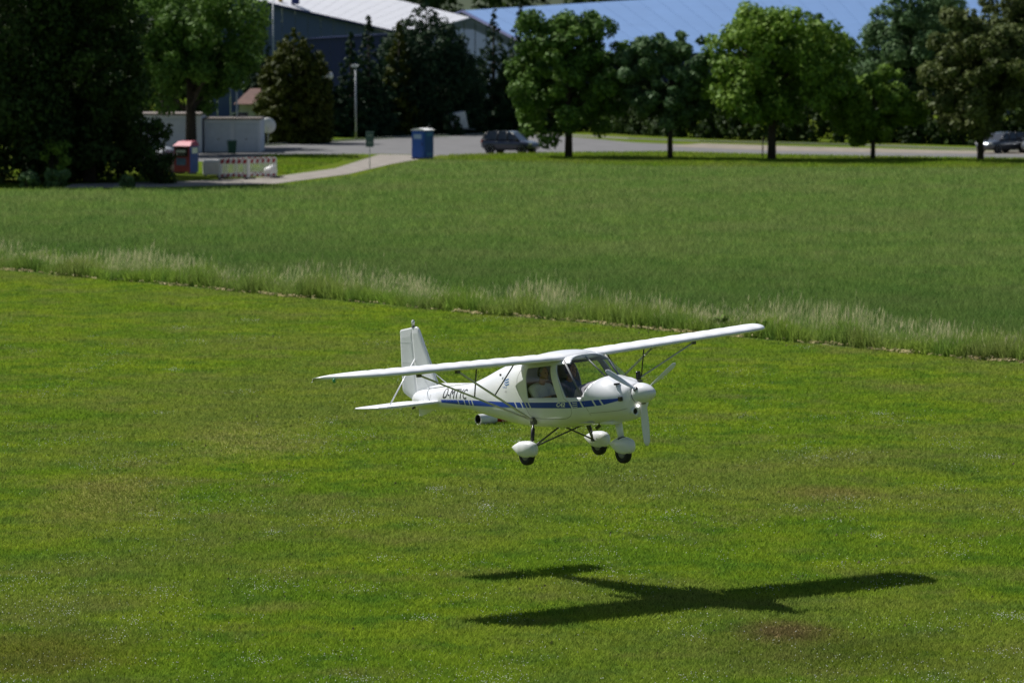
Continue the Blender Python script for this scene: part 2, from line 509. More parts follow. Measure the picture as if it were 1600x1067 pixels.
V, F, t = blades(780000, 108, 296, lambda x, y: (y > border_y(x) + 0.7) & (y < far_edge(x)), 0.13, 0.30, 0.005, 0.00006, 1.2)
tag(np_mesh('meadow_grass', V, F, M_mead, tint=t), 'darker long grass of the meadow beyond the mown strip', 'grass', kind='stuff')
# verge between road and meadow and the island by the path
def verge(x, y):
    near_tree = (y > far_edge(x)) & (x > -4.5) & (y < np.interp(x, [-4, 2, 11.5, 18.3, 26, 34, 45, 62], [298.5, 303, 306, 299.5, 295, 291.5, 288, 286])) 
    isl = (y < 299) & (y > 262) & (x < -10.5 - (299 - y) * 0.10) & (x > -17.5)
    return near_tree | isl


V, F, t = blades(300000, 258, 307, verge, 0.08, 0.22, 0.01, 0.00008, 0.8)
tag(np_mesh('verge_grass', V, F, M_lawn, tint=t), 'bright short grass of the verge and island beside the road', 'grass', kind='stuff')


# tall seeding stalks along the mowing line
def strip_points(n, w, clump=True):
    x = rng.uniform(-24, 18, n)
    d = rng.gamma(1.6, w / 2.2, n)
    if clump:
        den = np.clip(0.5 + 0.3 * np.sin(x * 0.9 + 2.0 * np.sin(x * 0.37)) + 0.3 * np.sin(x * 4.1 + 1.0 + 1.5 * np.sin(x * 1.3)), 0, 1)
        k = rng.uniform(0, 1, n) < 0.15 + 0.85 * den ** 1.8
        x = x[k]; d = d[k]
    wob = 0.25 * np.sin(x * 0.9) + 0.15 * np.sin(x * 2.7 + 1)
    return x, border_y(x) + wob + d


x, y = strip_points(22000, 3.2)
n = len(x)
hgt = rng.uniform(0.45, 1.15, n) * (0.85 + 0.2 * np.sin(x * 0.8 + 0.5 * np.sin(x * 2.3)))
lx = rng.normal(0.05, 0.10, n); ly = rng.normal(0, 0.08, n)
sw = 0.004; VV = np.empty((n, 7, 3), np.float32)
base = np.stack([x, y, np.zeros(n)], 1); top = base + np.stack([lx, ly, hgt], 1); mid = base + np.stack([lx * .7, ly * .7, hgt * .74], 1)
a = rng.uniform(0, np.pi, n); tv = np.stack([np.cos(a), np.sin(a), np.zeros(n)], 1)
VV[:, 0] = base - tv * sw; VV[:, 1] = base + tv * sw; VV[:, 2] = top
hw = rng.uniform(0.005, 0.012, n)[:, None]
VV[:, 3] = mid; VV[:, 4] = (mid + top) / 2 + tv * hw; VV[:, 5] = top + (top - mid) * 0.15; VV[:, 6] = (mid + top) / 2 - tv * hw
tt = np.empty((n, 7), np.float32); r0 = rng.uniform(0, 1, n)
tt[:, :3] = 0.05 + 0.25 * r0[:, None]; tt[:, 3:] = 0.2 + 0.75 * r0[:, None] ** 1.5
i7 = np.arange(n)[:, None] * 7
FF = np.concatenate([i7 + [0, 1, 2], i7 + [3, 4, 5], i7 + [3, 5, 6]], 0)
tag(np_mesh('seeding_grass', VV.reshape(-1, 3), FF, M_stalk, tint=tt.ravel()), 'tall pale seeding grass along the edge of the mown strip', 'grass', kind='stuff')
x, y = strip_points(130000, 2.6, False); n = len(x)
hgt = rng.uniform(0.3, 0.72, n) * (0.8 + 0.25 * np.sin(x * 1.9 + 2 * np.sin(x * 0.7))); a = rng.uniform(0, 2 * np.pi, n); w = 0.016
V = np.empty((n, 3, 3), np.float32)
V[:, 0] = np.stack([x - np.cos(a) * w, y - np.sin(a) * w, 0 * x], 1); V[:, 1] = np.stack([x + np.cos(a) * w, y + np.sin(a) * w, 0 * x], 1)
V[:, 2] = np.stack([x + rng.normal(0, .14, n), y + rng.normal(0, .14, n), hgt], 1)
tag(np_mesh('edge_grass', V.reshape(-1, 3), np.arange(3 * n).reshape(-1, 3), M_rank, tint=np.repeat(np.clip(rng.normal(.6, .2, n), 0, 1), 3)),
    'rank green grass at the foot of the pale seeding stalks', 'grass', kind='stuff')
# line of dry cut hay
n = 2600
x = rng.uniform(-24, 18, n); k = rng.uniform(0, 1, n) < 0.12 + 0.88 * (np.sin(x * 1.7 + np.sin(x * 0.6) * 3) > 0.15); x = x[k]; n = len(x)
y = border_y(x) + 0.25 * np.sin(x * 0.9) + 0.15 * np.sin(x * 2.7 + 1) - 0.15 + rng.normal(0, 0.26, n)
a = rng.uniform(0, 2 * np.pi, n); ln = rng.uniform(.08, .2, n); z = rng.uniform(.03, .10, n)
V = np.empty((n, 3, 3), np.float32)
V[:, 0] = np.stack([x, y, z], 1); V[:, 1] = np.stack([x + np.cos(a) * .02, y + np.sin(a) * .02, z + 0.03], 1); V[:, 2] = np.stack([x - np.sin(a) * ln, y + np.cos(a) * ln, z + rng.normal(.02, .03, n)], 1)
tag(np_mesh('cut_hay', V.reshape(-1, 3), np.arange(3 * n).reshape(-1, 3), M_hay, tint=np.repeat(rng.uniform(0, 1, n), 3)),
    'thin line of dry cut hay along the mowing edge', 'hay', kind='stuff')
# white clover heads in drifts
nc = 300
cy_ = 1.0 / rng.uniform(1 / 135, 1 / 58.5, nc); cx_ = rng.uniform(-1, 1, nc) * cy_ * HALF
cnt = rng.integers(3, 55, nc); spread = rng.uniform(.12, .6, nc)
px = np.repeat(cx_, cnt) + rng.normal(0, 1, cnt.sum()) * np.repeat(spread, cnt)
py = np.repeat(cy_, cnt) + rng.normal(0, 1.6, cnt.sum()) * np.repeat(spread, cnt)
k = py < border_y(px) - 1; px = px[k]; py = py[k]; n = len(px); pz = rng.uniform(.05, .095, n); s = rng.uniform(.004, .0095, n)
V = np.empty((n, 6, 3), np.float32); P = np.stack([px, py, pz], 1)
for i, d in enumerate([(1, 0, 0), (0, 1, 0), (-1, 0, 0), (0, -1, 0), (0, 0, 1), (0, 0, -1)]):
    V[:, i] = P + np.array(d) * s[:, None]
i6 = np.arange(n)[:, None] * 6
F = np.concatenate([i6 + list(q) for q in [(0, 1, 4), (1, 2, 4), (2, 3, 4), (3, 0, 4), (1, 0, 5), (2, 1, 5), (3, 2, 5), (0, 3, 5)]], 0)
tag(np_mesh('clover_flowers', V.reshape(-1, 3), F, M_clover), 'tiny white clover heads scattered in drifts through the lawn', 'flowers', kind='stuff')
# little dark soil clods thrown up in the lawn
n = 300
py = 1.0 / rng.uniform(1 / 150, 1 / 60, n); px = rng.uniform(-0.7, 1, n) * py * HALF; k = py < border_y(px) - 1; px = px[k]; py = py[k]; n = len(px)
V = []; F = []
for i in range(n):
    s = random.uniform(.012, .04); b0 = len(V)
    for (dx, dy, dz) in [(1, 0, 0), (.3, .9, 0), (-.8, .5, 0), (-.8, -.6, 0), (.4, -.9, 0), (.1, 0, 1)]:
        V.append((px[i] + dx * s * random.uniform(.7, 1.5), py[i] + dy * s * random.uniform(.7, 1.8), 0.005 + dz * (s * 0.4 + 0.03)))
    for q in range(5): F.append((b0 + q, b0 + (q + 1) % 5, b0 + 5))
tag(mesh('soil_clods', V, F, M_clod), 'small dark clods of soil scattered over the mown grass', 'soil', kind='stuff')

# ------------------------------------------------------------------ trees
def leaves(clusters, per, size, flat=1.0, droop=0.0):
    """leaf diamonds on the shells of many small spheres"""
    C = np.array([c[:3] for c in clusters]); rad = np.array([c[3] for c in clusters])
    nl = np.maximum(8, (per * (rad / rad.mean()) ** 2).astype(int))
    idx = np.repeat(np.arange(len(C)), nl); n = len(idx)
    d = rng.normal(0, 1, (n, 3)); d /= np.linalg.norm(d, axis=1)[:, None]
    r = rad[idx] * rng.uniform(0.55, 1.08, n)
    P = C[idx] + d * r[:, None] * np.array([1, 1, flat])
    nrm = d * 0.8 + rng.normal(0, 0.5, (n, 3)) + np.array([0, 0, 0.5]); nrm /= np.linalg.norm(nrm, axis=1)[:, None]
    u = np.cross(nrm, rng.normal(0, 1, (n, 3))); u /= np.linalg.norm(u, axis=1)[:, None]
    if droop:
        u = u + np.array([0, 0, -droop]); u /= np.linalg.norm(u, axis=1)[:, None]
    v = np.cross(nrm, u)
    s = (size * rng.uniform(0.6, 1.35, n))[:, None]
    V = np.empty((n, 4, 3), np.float32)
    V[:, 0] = P - u * s; V[:, 1] = P + v * s * 0.62; V[:, 2] = P + u * s; V[:, 3] = P - v * s * 0.62
    tint = np.clip(rng.normal(0.45, 0.2, n) + np.repeat(rng.normal(0, 0.16, len(C)), nl), 0, 1)
    return V.reshape(-1, 3), np.arange(4 * n).reshape(-1, 4), np.repeat(tint, 4)


def trunk_mesh(name, root, h, r, limbs, spread, mat=M_bark, lean=0.0):
    V, F = tube_data([(0, 0, -.1), (lean * .1, 0, h * .3), (lean * .4, 0.05, h * .65), (lean, 0, h)], [r * 1.25, r, r * .7, r * .22], 9)
    for i in range(limbs):
        a = i * 2.4 + random.uniform(-.4, .4); z0 = h * random.uniform(.28, .75); ln = spread * random.uniform(.55, .95)
        p0 = Vector((lean * .3, 0, z0)); p1 = p0 + Vector((math.cos(a) * ln * .5, math.sin(a) * ln * .5, ln * .35)); p2 = p0 + Vector((math.cos(a) * ln, math.sin(a) * ln, ln * .7))
        v2, f2 = tube_data([p0, p1, p2], [r * .42, r * .28, r * .08], 6)
        o = len(V); V += v2; F += [tuple(k + o for k in q) for q in f2]
    return mesh(name, V, F, mat, root, True)


def broad_tree(name, label, x, y, top, bottom, width, mat, group, trunk_r=.2, nclus=120, per=150, leaf=.17, seed=0, skew=0.0, low=0.85, power=2.0):
    global rng
    rng = np.random.default_rng(100 + seed); random.seed(seed)
    root = empty(name, (x, y, 0), 0, label, 'tree', group)
    H = top - bottom
    trunk_mesh('trunk', root, bottom + H * .75, trunk_r, 9, width * .42)
    cl = []
    if power == 2.0:
        nl = 15
        lob = []
        for i in range(nl):
            zz = 1 - 2 * (i + .5) / nl; a = i * 2.39996 + seed; q = math.sqrt(1 - zz * zz)
            k = rng.uniform(.50, .70)
            lob.append((math.cos(a) * q * k * width / 2 * (1 if zz > -.2 else 1.0), math.sin(a) * q * k * width / 2, bottom + H / 2 + zz * k * H / 2 * (1.05 if zz > 0 else .95), rng.uniform(.30, .50)))
        lob.append((0, 0, bottom + H * .55, .55))
        nclus = int(nclus * 1.5)
        while len(cl) < nclus:
            lx_, ly_, lz_, lr = lob[rng.integers(0, len(lob))]
            d = rng.normal(0, 1, 3); d /= np.linalg.norm(d); d *= rng.uniform(.65, 1.0)
            if d[2] < -.6: continue
            cr = width * rng.uniform(.045, .10)
            cl.append((lx_ + d[0] * lr * width / 2, ly_ + d[1] * lr * width / 2, max(bottom + cr * .3, lz_ + d[2] * lr * min(H, width) / 2), cr))
    while len(cl) < nclus:
        u = rng.uniform(-1, 1, 3); rr = (abs(u) ** power).sum() ** (1 / power)
        if rr > 1 or rr < 0.45: continue
        zz = u[2]
        # egg-shaped crown, fullest a little under the middle
        k = (1.0 if zz > 0 else low + (1 - low) * (1 + zz))
        lump = 1 + 0.16 * math.sin(3.1 * math.atan2(u[1], u[0]) + seed) * math.cos(2.7 * zz + seed)
        cr = width * rng.uniform(.075, .135)
        cx = u[0] * (width / 2 - cr * .7) * k * lump + skew * zz * width * .1; cyy = u[1] * (width / 2 - cr * .7) * k * lump
        cz = bottom + H / 2 + zz * (H / 2 - cr * .6)
        cl.append((cx, cyy, cz, cr))
    # a few twigs poking out of the outline
    for i in range(16):
        a = rng.uniform(0, 2 * np.pi); e = rng.uniform(-.5, 1.4)
        cl.append((math.cos(a) * math.cos(e) * width * .42, math.sin(a) * math.cos(e) * width * .42, bottom + H / 2 + math.sin(e) * H * .43, width * .05))
    V, F, t = leaves(cl, per, leaf, .85)
    np_mesh('crown', V, F, mat, root, t)
    return root


def conifer(name, label, x, y, h, width, mat, group, nlev=26, per=46, leaf=.17, seed=0, power=1.0, bottom=.15, cat='tree', ragged=.18):
    """tiers of drooping sprays; power < 1 makes a fat rounded outline"""
    global rng
    rng = np.random.default_rng(300 + seed); random.seed(seed + 50)
    root = empty(name, (x, y, 0), 0, label, cat, group)
    trunk_mesh('trunk', root, h * .97, .17, 0, 0)
    cl = []
    for i in range(nlev):
        f = i / (nlev - 1); z = bottom + (h - bottom) * f
        rad = width / 2 * max(.03, (1 - f ** (1 / power) if power >= 1 else (1 - f ** (1 / power)))) 
        m = max(2, int(3 + rad * 5.5))
        for k in range(m):
            a = 2 * math.pi * (k + rng.uniform(0, 1)) / m; q = rng.uniform(.62, 1.0 + ragged)
            cl.append((math.cos(a) * rad * q, math.sin(a) * rad * q, z + rng.uniform(-.25, .2), max(.16, rad * .22) * rng.uniform(.8, 1.2)))
    V, F, t = leaves(cl, per, leaf, .7, droop=.6)
    np_mesh('crown', V, F, mat, root, t)
    return root


GR_PARK = 'broadleaf trees along the car park'
GR_LEFT = 'trees at the left edge of the meadow'
GR_CON = 'dark conifers beside the road'
broad_tree('maple_tree', 'full green maple overhanging the bonnet of the dark blue car', 4.0, 293.4, 10.4, 0.8, 9.6, F_maple, GR_PARK, .24, seed=1, nclus=120, skew=.2)
broad_tree('maple_tree', 'slim grey-green maple with a bare straight trunk, between two bigger maples', 11.05, 290.6, 9.3, 1.5, 7.2, F_cool, GR_PARK, .17, seed=2, nclus=90)
broad_tree('maple_tree', 'largest bright green maple with a thin stake beside its trunk', 18.0, 288.0, 11.0, 1.0, 11.2, F_bright, GR_PARK, .26, seed=3, nclus=130)
broad_tree('linden_tree', 'dark green tree half hidden behind the largest bright maple', 25.6, 345, 9.8, .4, 8.4, F_maple, GR_PARK, .2, seed=4)
broad_tree('ash_tree', 'tall green tree across the lane behind the small round tree', 32.6, 332.3, 12.8, .9, 11.4, F_cool, GR_PARK, .38, seed=5, nclus=120)
broad_tree('maple_tree', 'small low round-crowned tree, shortest of the car park row', 25.12, 289.3, 6.3, .7, 7.4, F_bright, GR_PARK, .15, seed=6, nclus=85, leaf=.15)
broad_tree('maple_tree', 'olive-brown tinted tree in front of the parked grey cars', 32.3, 286.6, 10.6, .9, 9.8, F_olive, GR_PARK, .2, seed=7, nclus=115)
broad_tree('oak_tree', 'tall dark tree in the top right corner behind the parked cars', 42.5, 340, 14.5, 1.2, 9.0, F_olive, GR_PARK, .3, seed=8)
broad_tree('lime_tree', 'broad yellow-green tree with a thick dark trunk before the white garages', -23.2, 300.5, 13.2, 2.4, 11.4, F_maple, GR_LEFT, .36, seed=9, nclus=130)
broad_tree('lime_tree', 'tall tree behind the white garages, rising over their roofs', -26.5, 318, 14.5, 3.0, 10.5, F_bright, GR_LEFT, .36, seed=29, nclus=120)
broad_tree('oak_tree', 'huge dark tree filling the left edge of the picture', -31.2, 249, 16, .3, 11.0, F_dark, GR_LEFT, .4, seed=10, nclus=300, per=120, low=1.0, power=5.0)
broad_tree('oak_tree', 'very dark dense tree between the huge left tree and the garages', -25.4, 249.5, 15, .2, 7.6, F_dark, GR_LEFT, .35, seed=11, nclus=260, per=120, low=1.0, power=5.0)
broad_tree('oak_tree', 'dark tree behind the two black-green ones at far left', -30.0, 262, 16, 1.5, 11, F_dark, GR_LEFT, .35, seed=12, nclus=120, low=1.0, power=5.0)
conifer('thuja_tree', 'olive-green rounded conifer right of the house with the dish', -17.2, 329, 8.8, 4.9, F_thuja, GR_CON, seed=1, power=.2, per=60, nlev=30)
conifer('spruce_tree', 'bluish spruce peeking out behind the olive-green conifer', -20.6, 343, 9.7, 5.0, F_spruce, GR_CON, seed=2)
conifer('spruce_tree', 'slim dark spruce behind the street lamp, left of a pair', -13.4, 347, 8.6, 4.4, F_spruce, GR_CON, seed=3)
conifer('spruce_tree', 'slim pointed spruce behind the street lamp, right and taller of a pair', -12.0, 349, 9.9, 4.6, F_spruce, GR_CON, seed=4)
conifer('cypress_tree', 'massive dark rounded conifer above the blue portable toilet', -7.4, 357, 11.3, 8.2, F_spruce, GR_CON, seed=5, power=.3, per=60, nlev=36)
conifer('cypress_tree', 'yellowish conifer leaning against the massive dark one', -9.6, 354, 9.4, 4.2, F_thuja, GR_CON, seed=6, power=.7)
conifer('spruce_tree', 'pointed spruce behind the grey-blue hall corner, left of a pair', -1.6, 364, 10.4, 6.4, F_spruce, GR_CON, seed=7)
conifer('spruce_tree', 'pointed spruce just left of the maple by the car', 0.7, 366, 11.0, 6.0, F_spruce, GR_CON, seed=8)


def shrub(name, label, x, y, w, h, mat, seed, group=None, n=16, leaf=.13, per=70):
    global rng
    rng = np.random.default_rng(500 + seed)
    root = empty(name, (x, y, 0), 0, label, 'shrub', group)
    st = []
    V = []; F = []
    for i in range(5):
        a = i * 1.26 + seed
        v2, f2 = tube_data([(0, 0, -.05), (math.cos(a) * w * .12, math.sin(a) * w * .12, h * .35), (math.cos(a) * w * .28, math.sin(a) * w * .28, h * .75)], [.04, .03, .01], 5)
        o = len(V); V += v2; F += [tuple(k + o for k in q) for q in f2]
    mesh('stem', V, F, M_bark, root, True)
    cl = []
    for i in range(n):
        a = rng.uniform(0, 2 * np.pi); q = math.sqrt(rng.uniform(0, 1)); z = rng.uniform(.12, 1)
        k = math.sqrt(max(.1, 1 - (z - .3) ** 2))
        cl.append((math.cos(a) * q * w * .45 * k, math.sin(a) * q * w * .45 * k, z * h * .85, rng.uniform(.16, .26) * min(w, h) * .8))
    V, F, t = leaves(cl, per, leaf)
    np_mesh('foliage', V, F, mat, root, t)
    return root


GS = 'shrubs at the foot of the dark left trees'
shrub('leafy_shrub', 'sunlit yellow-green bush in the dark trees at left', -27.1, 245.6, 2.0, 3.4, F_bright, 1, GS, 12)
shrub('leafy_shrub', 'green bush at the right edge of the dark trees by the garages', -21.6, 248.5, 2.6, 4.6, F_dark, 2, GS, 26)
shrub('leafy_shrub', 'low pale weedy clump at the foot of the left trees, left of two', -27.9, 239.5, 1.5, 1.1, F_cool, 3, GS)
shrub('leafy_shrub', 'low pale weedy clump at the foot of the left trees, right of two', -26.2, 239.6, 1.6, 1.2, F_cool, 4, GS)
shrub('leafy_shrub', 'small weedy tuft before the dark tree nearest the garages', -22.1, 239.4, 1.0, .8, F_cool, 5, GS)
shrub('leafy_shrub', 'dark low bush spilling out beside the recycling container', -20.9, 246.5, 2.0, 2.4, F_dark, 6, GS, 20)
shrub('leafy_shrub', 'green clump among the seeding grass left of the right wingtip', 6.2, 128.3, 1.3, .6, F_bright, 7, 'weeds on the mowing edge', 14, .05, 60)
shrub('leafy_shrub', 'bright green clump among the seeding grass just right of the wingtip', 7.6, 126.4, 1.3, .55, F_bright, 8, 'weeds on the mowing edge', 14, .05, 60)


def hedge(name, label, pts, h, w, mat, seed, leaf=.2, per=40):
    global rng
    rng = np.random.default_rng(700 + seed)
    root = empty(name, (pts[0][0], pts[0][1], 0), 0, label, 'hedge')
    cl = []; V = []; F = []
    ox, oy = pts[0]
    for (a, b) in zip(pts[:-1], pts[1:]):
        L = math.hypot(b[0] - a[0], b[1] - a[1])
        for i in range(int(L * 11 * h / 3)):
            t = rng.uniform(0, 1); z = rng.uniform(.05, 1) * h * (0.9 + .15 * math.sin(t * L * 1.1 + seed))
            cl.append((a[0] + (b[0] - a[0]) * t - ox, a[1] + (b[1] - a[1]) * t + rng.uniform(-.5, .5) * w - oy, z, rng.uniform(.4, .75)))
        for i in range(int(L / 2.5)):
            t = (i + .5) / int(L / 2.5)
            v2, f2 = tube_data([(a[0] + (b[0] - a[0]) * t - ox, a[1] + (b[1] - a[1]) * t - oy, -.05), (a[0] + (b[0] - a[0]) * t - ox, a[1] + (b[1] - a[1]) * t - oy, h * .8)], [.08, .03], 5)
            mesh('stem', v2, f2, M_bark, root, True)
    V, F, t = leaves(cl, per, leaf)
    np_mesh('foliage', V, F, mat, root, t)
    return root


shrub('leafy_shrub', 'dark bush partly hiding the pale trailer by the conifer', -4.95, 350.5, 1.7, 2.0, F_spruce, 9, None, 22)
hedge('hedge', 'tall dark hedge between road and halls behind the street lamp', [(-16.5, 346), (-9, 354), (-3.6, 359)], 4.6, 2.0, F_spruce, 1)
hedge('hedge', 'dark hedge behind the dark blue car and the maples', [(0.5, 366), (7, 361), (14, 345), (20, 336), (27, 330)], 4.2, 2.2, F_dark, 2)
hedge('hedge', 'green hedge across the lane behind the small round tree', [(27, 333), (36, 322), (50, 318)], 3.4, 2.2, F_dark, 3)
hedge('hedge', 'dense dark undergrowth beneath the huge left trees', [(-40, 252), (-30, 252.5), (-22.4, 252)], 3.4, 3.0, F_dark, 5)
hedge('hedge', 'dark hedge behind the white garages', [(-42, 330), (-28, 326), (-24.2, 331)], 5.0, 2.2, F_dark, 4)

# far wood on the hill: one mass
rng = np.random.default_rng(900)
cl = []
for i in range(900):
    xx = rng.uniform(-95, 95); d = rng.uniform(0, 1)
    cl.append((xx, 545 + d * 40, rng.uniform(.05, 1) * (17 + d * 9) + 2.0 * math.sin(xx * .3), rng.uniform(1.4, 2.6)))
V, F, t = leaves(cl, 60, .6)
tag(np_mesh('far_wood', V, F, F_dark, tint=t), 'dark wood closing the view behind the hall roofs', 'wood', kind='stuff')

# ------------------------------------------------------------------ industrial halls
def lerp(a, b, t):
    return tuple(x + (y - x) * t for x, y in zip(a, b))


def slab(name, q, th, mat, parent):
    """quad given as four points, thickened downwards / backwards along its normal"""
    q = [Vector(p) for p in q]
    n = (q[1] - q[0]).cross(q[3] - q[0]).normalized() * th
    V = q + [p - n for p in q]
    return mesh(name, V, [(0, 1, 2, 3), (7, 6, 5, 4), (0, 4, 5, 1), (1, 5, 6, 2), (2, 6, 7, 3), (3, 7, 4, 0)], mat, parent)


def panels(name, a, b, c, d, n, mat, parent, th=.06, gap=.05):
    """split the quad a-b (bottom) d-c (top) into n standing panels with recessed joints"""
    L = (Vector(b) - Vector(a)).length
    for i in range(n):
        t0 = i / n + gap / L / 2; t1 = (i + 1) / n - gap / L / 2
        slab(name, [lerp(a, b, t0), lerp(a, b, t1), lerp(d, c, t1), lerp(d, c, t0)], th, mat, parent)


# blue-roofed hall
H2 = empty('industrial_hall', (-5, 450, 0), 0, 'long hall with a pale blue sheet roof behind the maples', 'building')


def loc(o, p):
    return tuple(Vector(p) - o.location)


def quad(o, pts):
    return [loc(o, p) for p in pts]


rl, rr = (-5.2, 452, 10.75), (66, 462, 15.2)       # ridge
el_, er = (3.5, 430, 6.3), (66, 427, 6.6)        # near eave
fl = (-9.0, 464, 9.35)
N_ = 34
for i in range(N_):
    t0 = i / N_ + .0003; t1 = (i + 1) / N_ - .0003
    q = quad(H2, [lerp(el_, er, t0), lerp(el_, er, t1), lerp(rl, rr, t1), lerp(rl, rr, t0)])
    slab('roof_sheet', q, .12, M_roofb, H2)
slab('roof_back', quad(H2, [rl, rr, (62, 480, 8), fl]), .12, M_roofb, H2)
panels('wall_panel', *quad(H2, [(3.7, 430.6, 0), (65.5, 427.6, 0), (65.5, 427.6, 6.45), (3.7, 430.6, 6.15)]), 34, M_navy, H2)
g0, g1 = (-8.9, 463, 0), (3.4, 430.7, 0)
for i in range(10):
    t0 = i / 10 + .004; t1 = (i + 1) / 10 - .004

    def ztop(t):
        return 9.2 + 1.3 * t / .34 if t < .34 else 10.5 - 4.35 * (t - .34) / .66
    a = lerp(g0, g1, t0); b = lerp(g0, g1, t1)
    slab('gable_panel', quad(H2, [a, b, (b[0], b[1], ztop(t1)), (a[0], a[1], ztop(t0))]), .07, M_hallblue, H2)
for (a, b) in ((fl, rl), (rl, el_)):
    a = Vector(a) - H2.location; b = Vector(b) - H2.location; off = Vector((-.12, -.2, -.14))
    tube('verge_trim', [a + off, b + off], .2, M_navy, H2, 6, False)
slab('canopy', quad(H2, [(-6.3, 426, 3.6), (-2.0, 424, 3.6), (-1.5, 428, 3.7), (-5.8, 430, 3.7)]), .25, M_wplast, H2)

# white-roofed hall
H1 = empty('industrial_hall', (-24, 415, 0), 0, 'grey hall with a bright white sheet roof behind the conifers', 'building')
a, b = (-31, 416, 12.95), (-10.3, 424, 8.25)
c, d = (-4.5, 446, 10.0), (-31, 440, 16.5)
N_ = 22
for i in range(N_):
    t0 = i / N_ + .0009; t1 = (i + 1) / N_ - .0009
    slab('roof_sheet', quad(H1, [lerp(a, b, t0), lerp(a, b, t1), lerp(d, c, t1), lerp(d, c, t0)]), .12, M_roofw, H1)
panels('wall_panel', *quad(H1, [(-30.8, 416.6, 0), (-10.4, 424.6, 0), (-10.4, 424.6, 8.0), (-30.8, 416.6, 12.7)]), 16, M_hallgrey, H1)
ea = Vector(a) - H1.location + Vector((0, -.15, -.1)); eb = Vector(b) - H1.location + Vector((0, -.15, -.1))
tube('eave_trim', [ea, eb], .14, M_navy, H1, 6, False)
box('roof_vent', loc(H1, (-22.3, 421, 11.3)), loc(H1, (-21.5, 421.8, 12.3)), M_navy, H1, .05)
box('roof_vent', loc(H1, (-23.6, 421, 11.5)), loc(H1, (-23.2, 421.4, 12.1)), M_mustard, H1, .04)
tube('flue', [loc(H1, (-23.8, 415.4, 0)), loc(H1, (-23.8, 415.4, 12.9))], .08, M_steel, H1, 10)
H3 = empty('annex_building', (-15, 402, 0), 0, 'dark navy annex wall below the grey hall', 'building')
panels('wall_panel', *quad(H3, [(-20, 403, 0), (-11.5, 400.5, 0), (-11.5, 400.5, 8.4), (-20, 403, 7.9)]), 7, M_navy, H3, .1)
slab('roof', quad(H3, [(-20.2, 402.8, 7.92), (-11.3, 400.3, 8.44), (-10.3, 412, 8.5), (-19, 414, 8.0)]), .15, M_navy, H3)
slab('side_wall', quad(H3, [(-11.6, 400.7, 0), (-10.6, 411.6, 0), (-10.6, 411.6, 8.2), (-11.6, 400.7, 8.2)]), .1, M_navy, H3)

# ------------------------------------------------------------------ garages and house
def garage(label, x0, x1, y, h, doors):
    root = empty('garage', ((x0 + x1) / 2, y, 0), 0, label, 'garage', 'white garages behind the lime tree')
    w = x1 - x0
    box('wall', (-w / 2, 0, 0), (w / 2, 5.5, h), M_wall, root)
    box('roof', (-w / 2 - .08, -.12, h), (w / 2 + .08, 5.6, h + .13), M_felt, root)
    for i in range(doors):
        dw = w / doors; cx = -w / 2 + dw * (i + .5)
        d = box('garage_door', (cx - dw * .42, -.05, .03), (cx + dw * .42, -.004, h - .25), M_door, root)
        for k in range(4):
            zz = .1 + k * (h - .4) / 4
            box('door_panel', (cx - dw * .40, -.075, zz), (cx + dw * .40, -.052, zz + (h - .4) / 4 - .05), M_door, d)
        box('door_handle', (cx - .08, -.11, .95), (cx + .08, -.077, 1.0), M_blackp, d)
    return root


garage('white flat-roofed garage nearest the dark trees', -27.6, -22.75, 304.5, 2.75, 1)
garage('white double garage right of the thick dark trunk', -22.6, -18.5, 305.5, 2.4, 2)
house = empty('house', (-20.6, 334, 0), 0, 'small white house with brown tiled roof behind the garages', 'house')
box('wall', (-1.3, 0, 0), (2.0, 6, 3.0), M_wall, house)
V = [(-1.7, -.5, 2.95), (2.4, -.5, 2.95), (2.4, 6.5, 2.95), (-1.7, 6.5, 2.95), (-.6, 3, 4.15), (1.0, 3, 4.15)]
rf = mesh('roof', V, [(0, 1, 5, 4), (1, 2, 5), (2, 3, 4, 5), (3, 0, 4), (3, 2, 1, 0)], M_rooft, house)
for r_ in range(7):
    t = r_ / 7; z = 2.98 + 1.17 * t; xl = -1.7 + 1.1 * t; xr = 2.4 - 1.4 * t; yy = -.5 + 3.5 * t
    slab('tile_row', [(xl, yy, z + .01), (xr, yy, z + .01), (xr - .20, yy + .5, z + .2), (xl + .16, yy + .5, z + .2)], .05, M_rooft, rf)
for cx in (-1.0, .9):
    wd = box('window', (cx - .4, -.03, 1.2), (cx + .4, -.004, 2.3), M_carglass, house)
    box('sill', (cx - .46, -.1, 1.12), (cx + .46, -.005, 1.19), M_wplast, wd)
dish = empty('satellite_dish', (-18.9, 322, 0), 0, 'large white satellite dish beside the olive-green conifer', 'dish')
lathe('reflector', [(0.0, .12), (.3, .08), (.5, .02), (.62, -.06), (.62, -.08), (.3, .05), (0, .09)], M_wplast, dish, 20, Matrix.Translation((0, 0, 1.55)) @ Matrix.Rotation(R(98), 4, 'X') @ Matrix.Rotation(R(0), 4, 'Y'))
tube('mast', [(0, .12, 0), (0, .12, 1.6)], .04, M_steel, dish, 8)
tube('feed_arm', [(0, 0, 1.0), (0, -.55, 1.45)], .018, M_steel, dish, 6)

# ------------------------------------------------------------------ street furniture
def street_lamp(label, x, y, h, arm=0.35):
    root = empty('street_lamp', (x, y, 0), 0, label, 'street lamp', 'street lamps by the road')
    tube('pole', [(0, 0, 0), (0, 0, h * .4), (0, 0, h)], [.085, .075, .05], M_steel, root, 10)
    box('access_door', (-.05, -.095, .6), (.05, -.07, 1.0), M_steel, root, .005)
    hd = box('lamp_head', (-arm, -.14, h), (arm * .7, .14, h + .16), M_wplast, root, .05)
    box('lens', (-arm * .9, -.11, h - .03), (arm * .4, .11, h - .002), M_lens, hd)


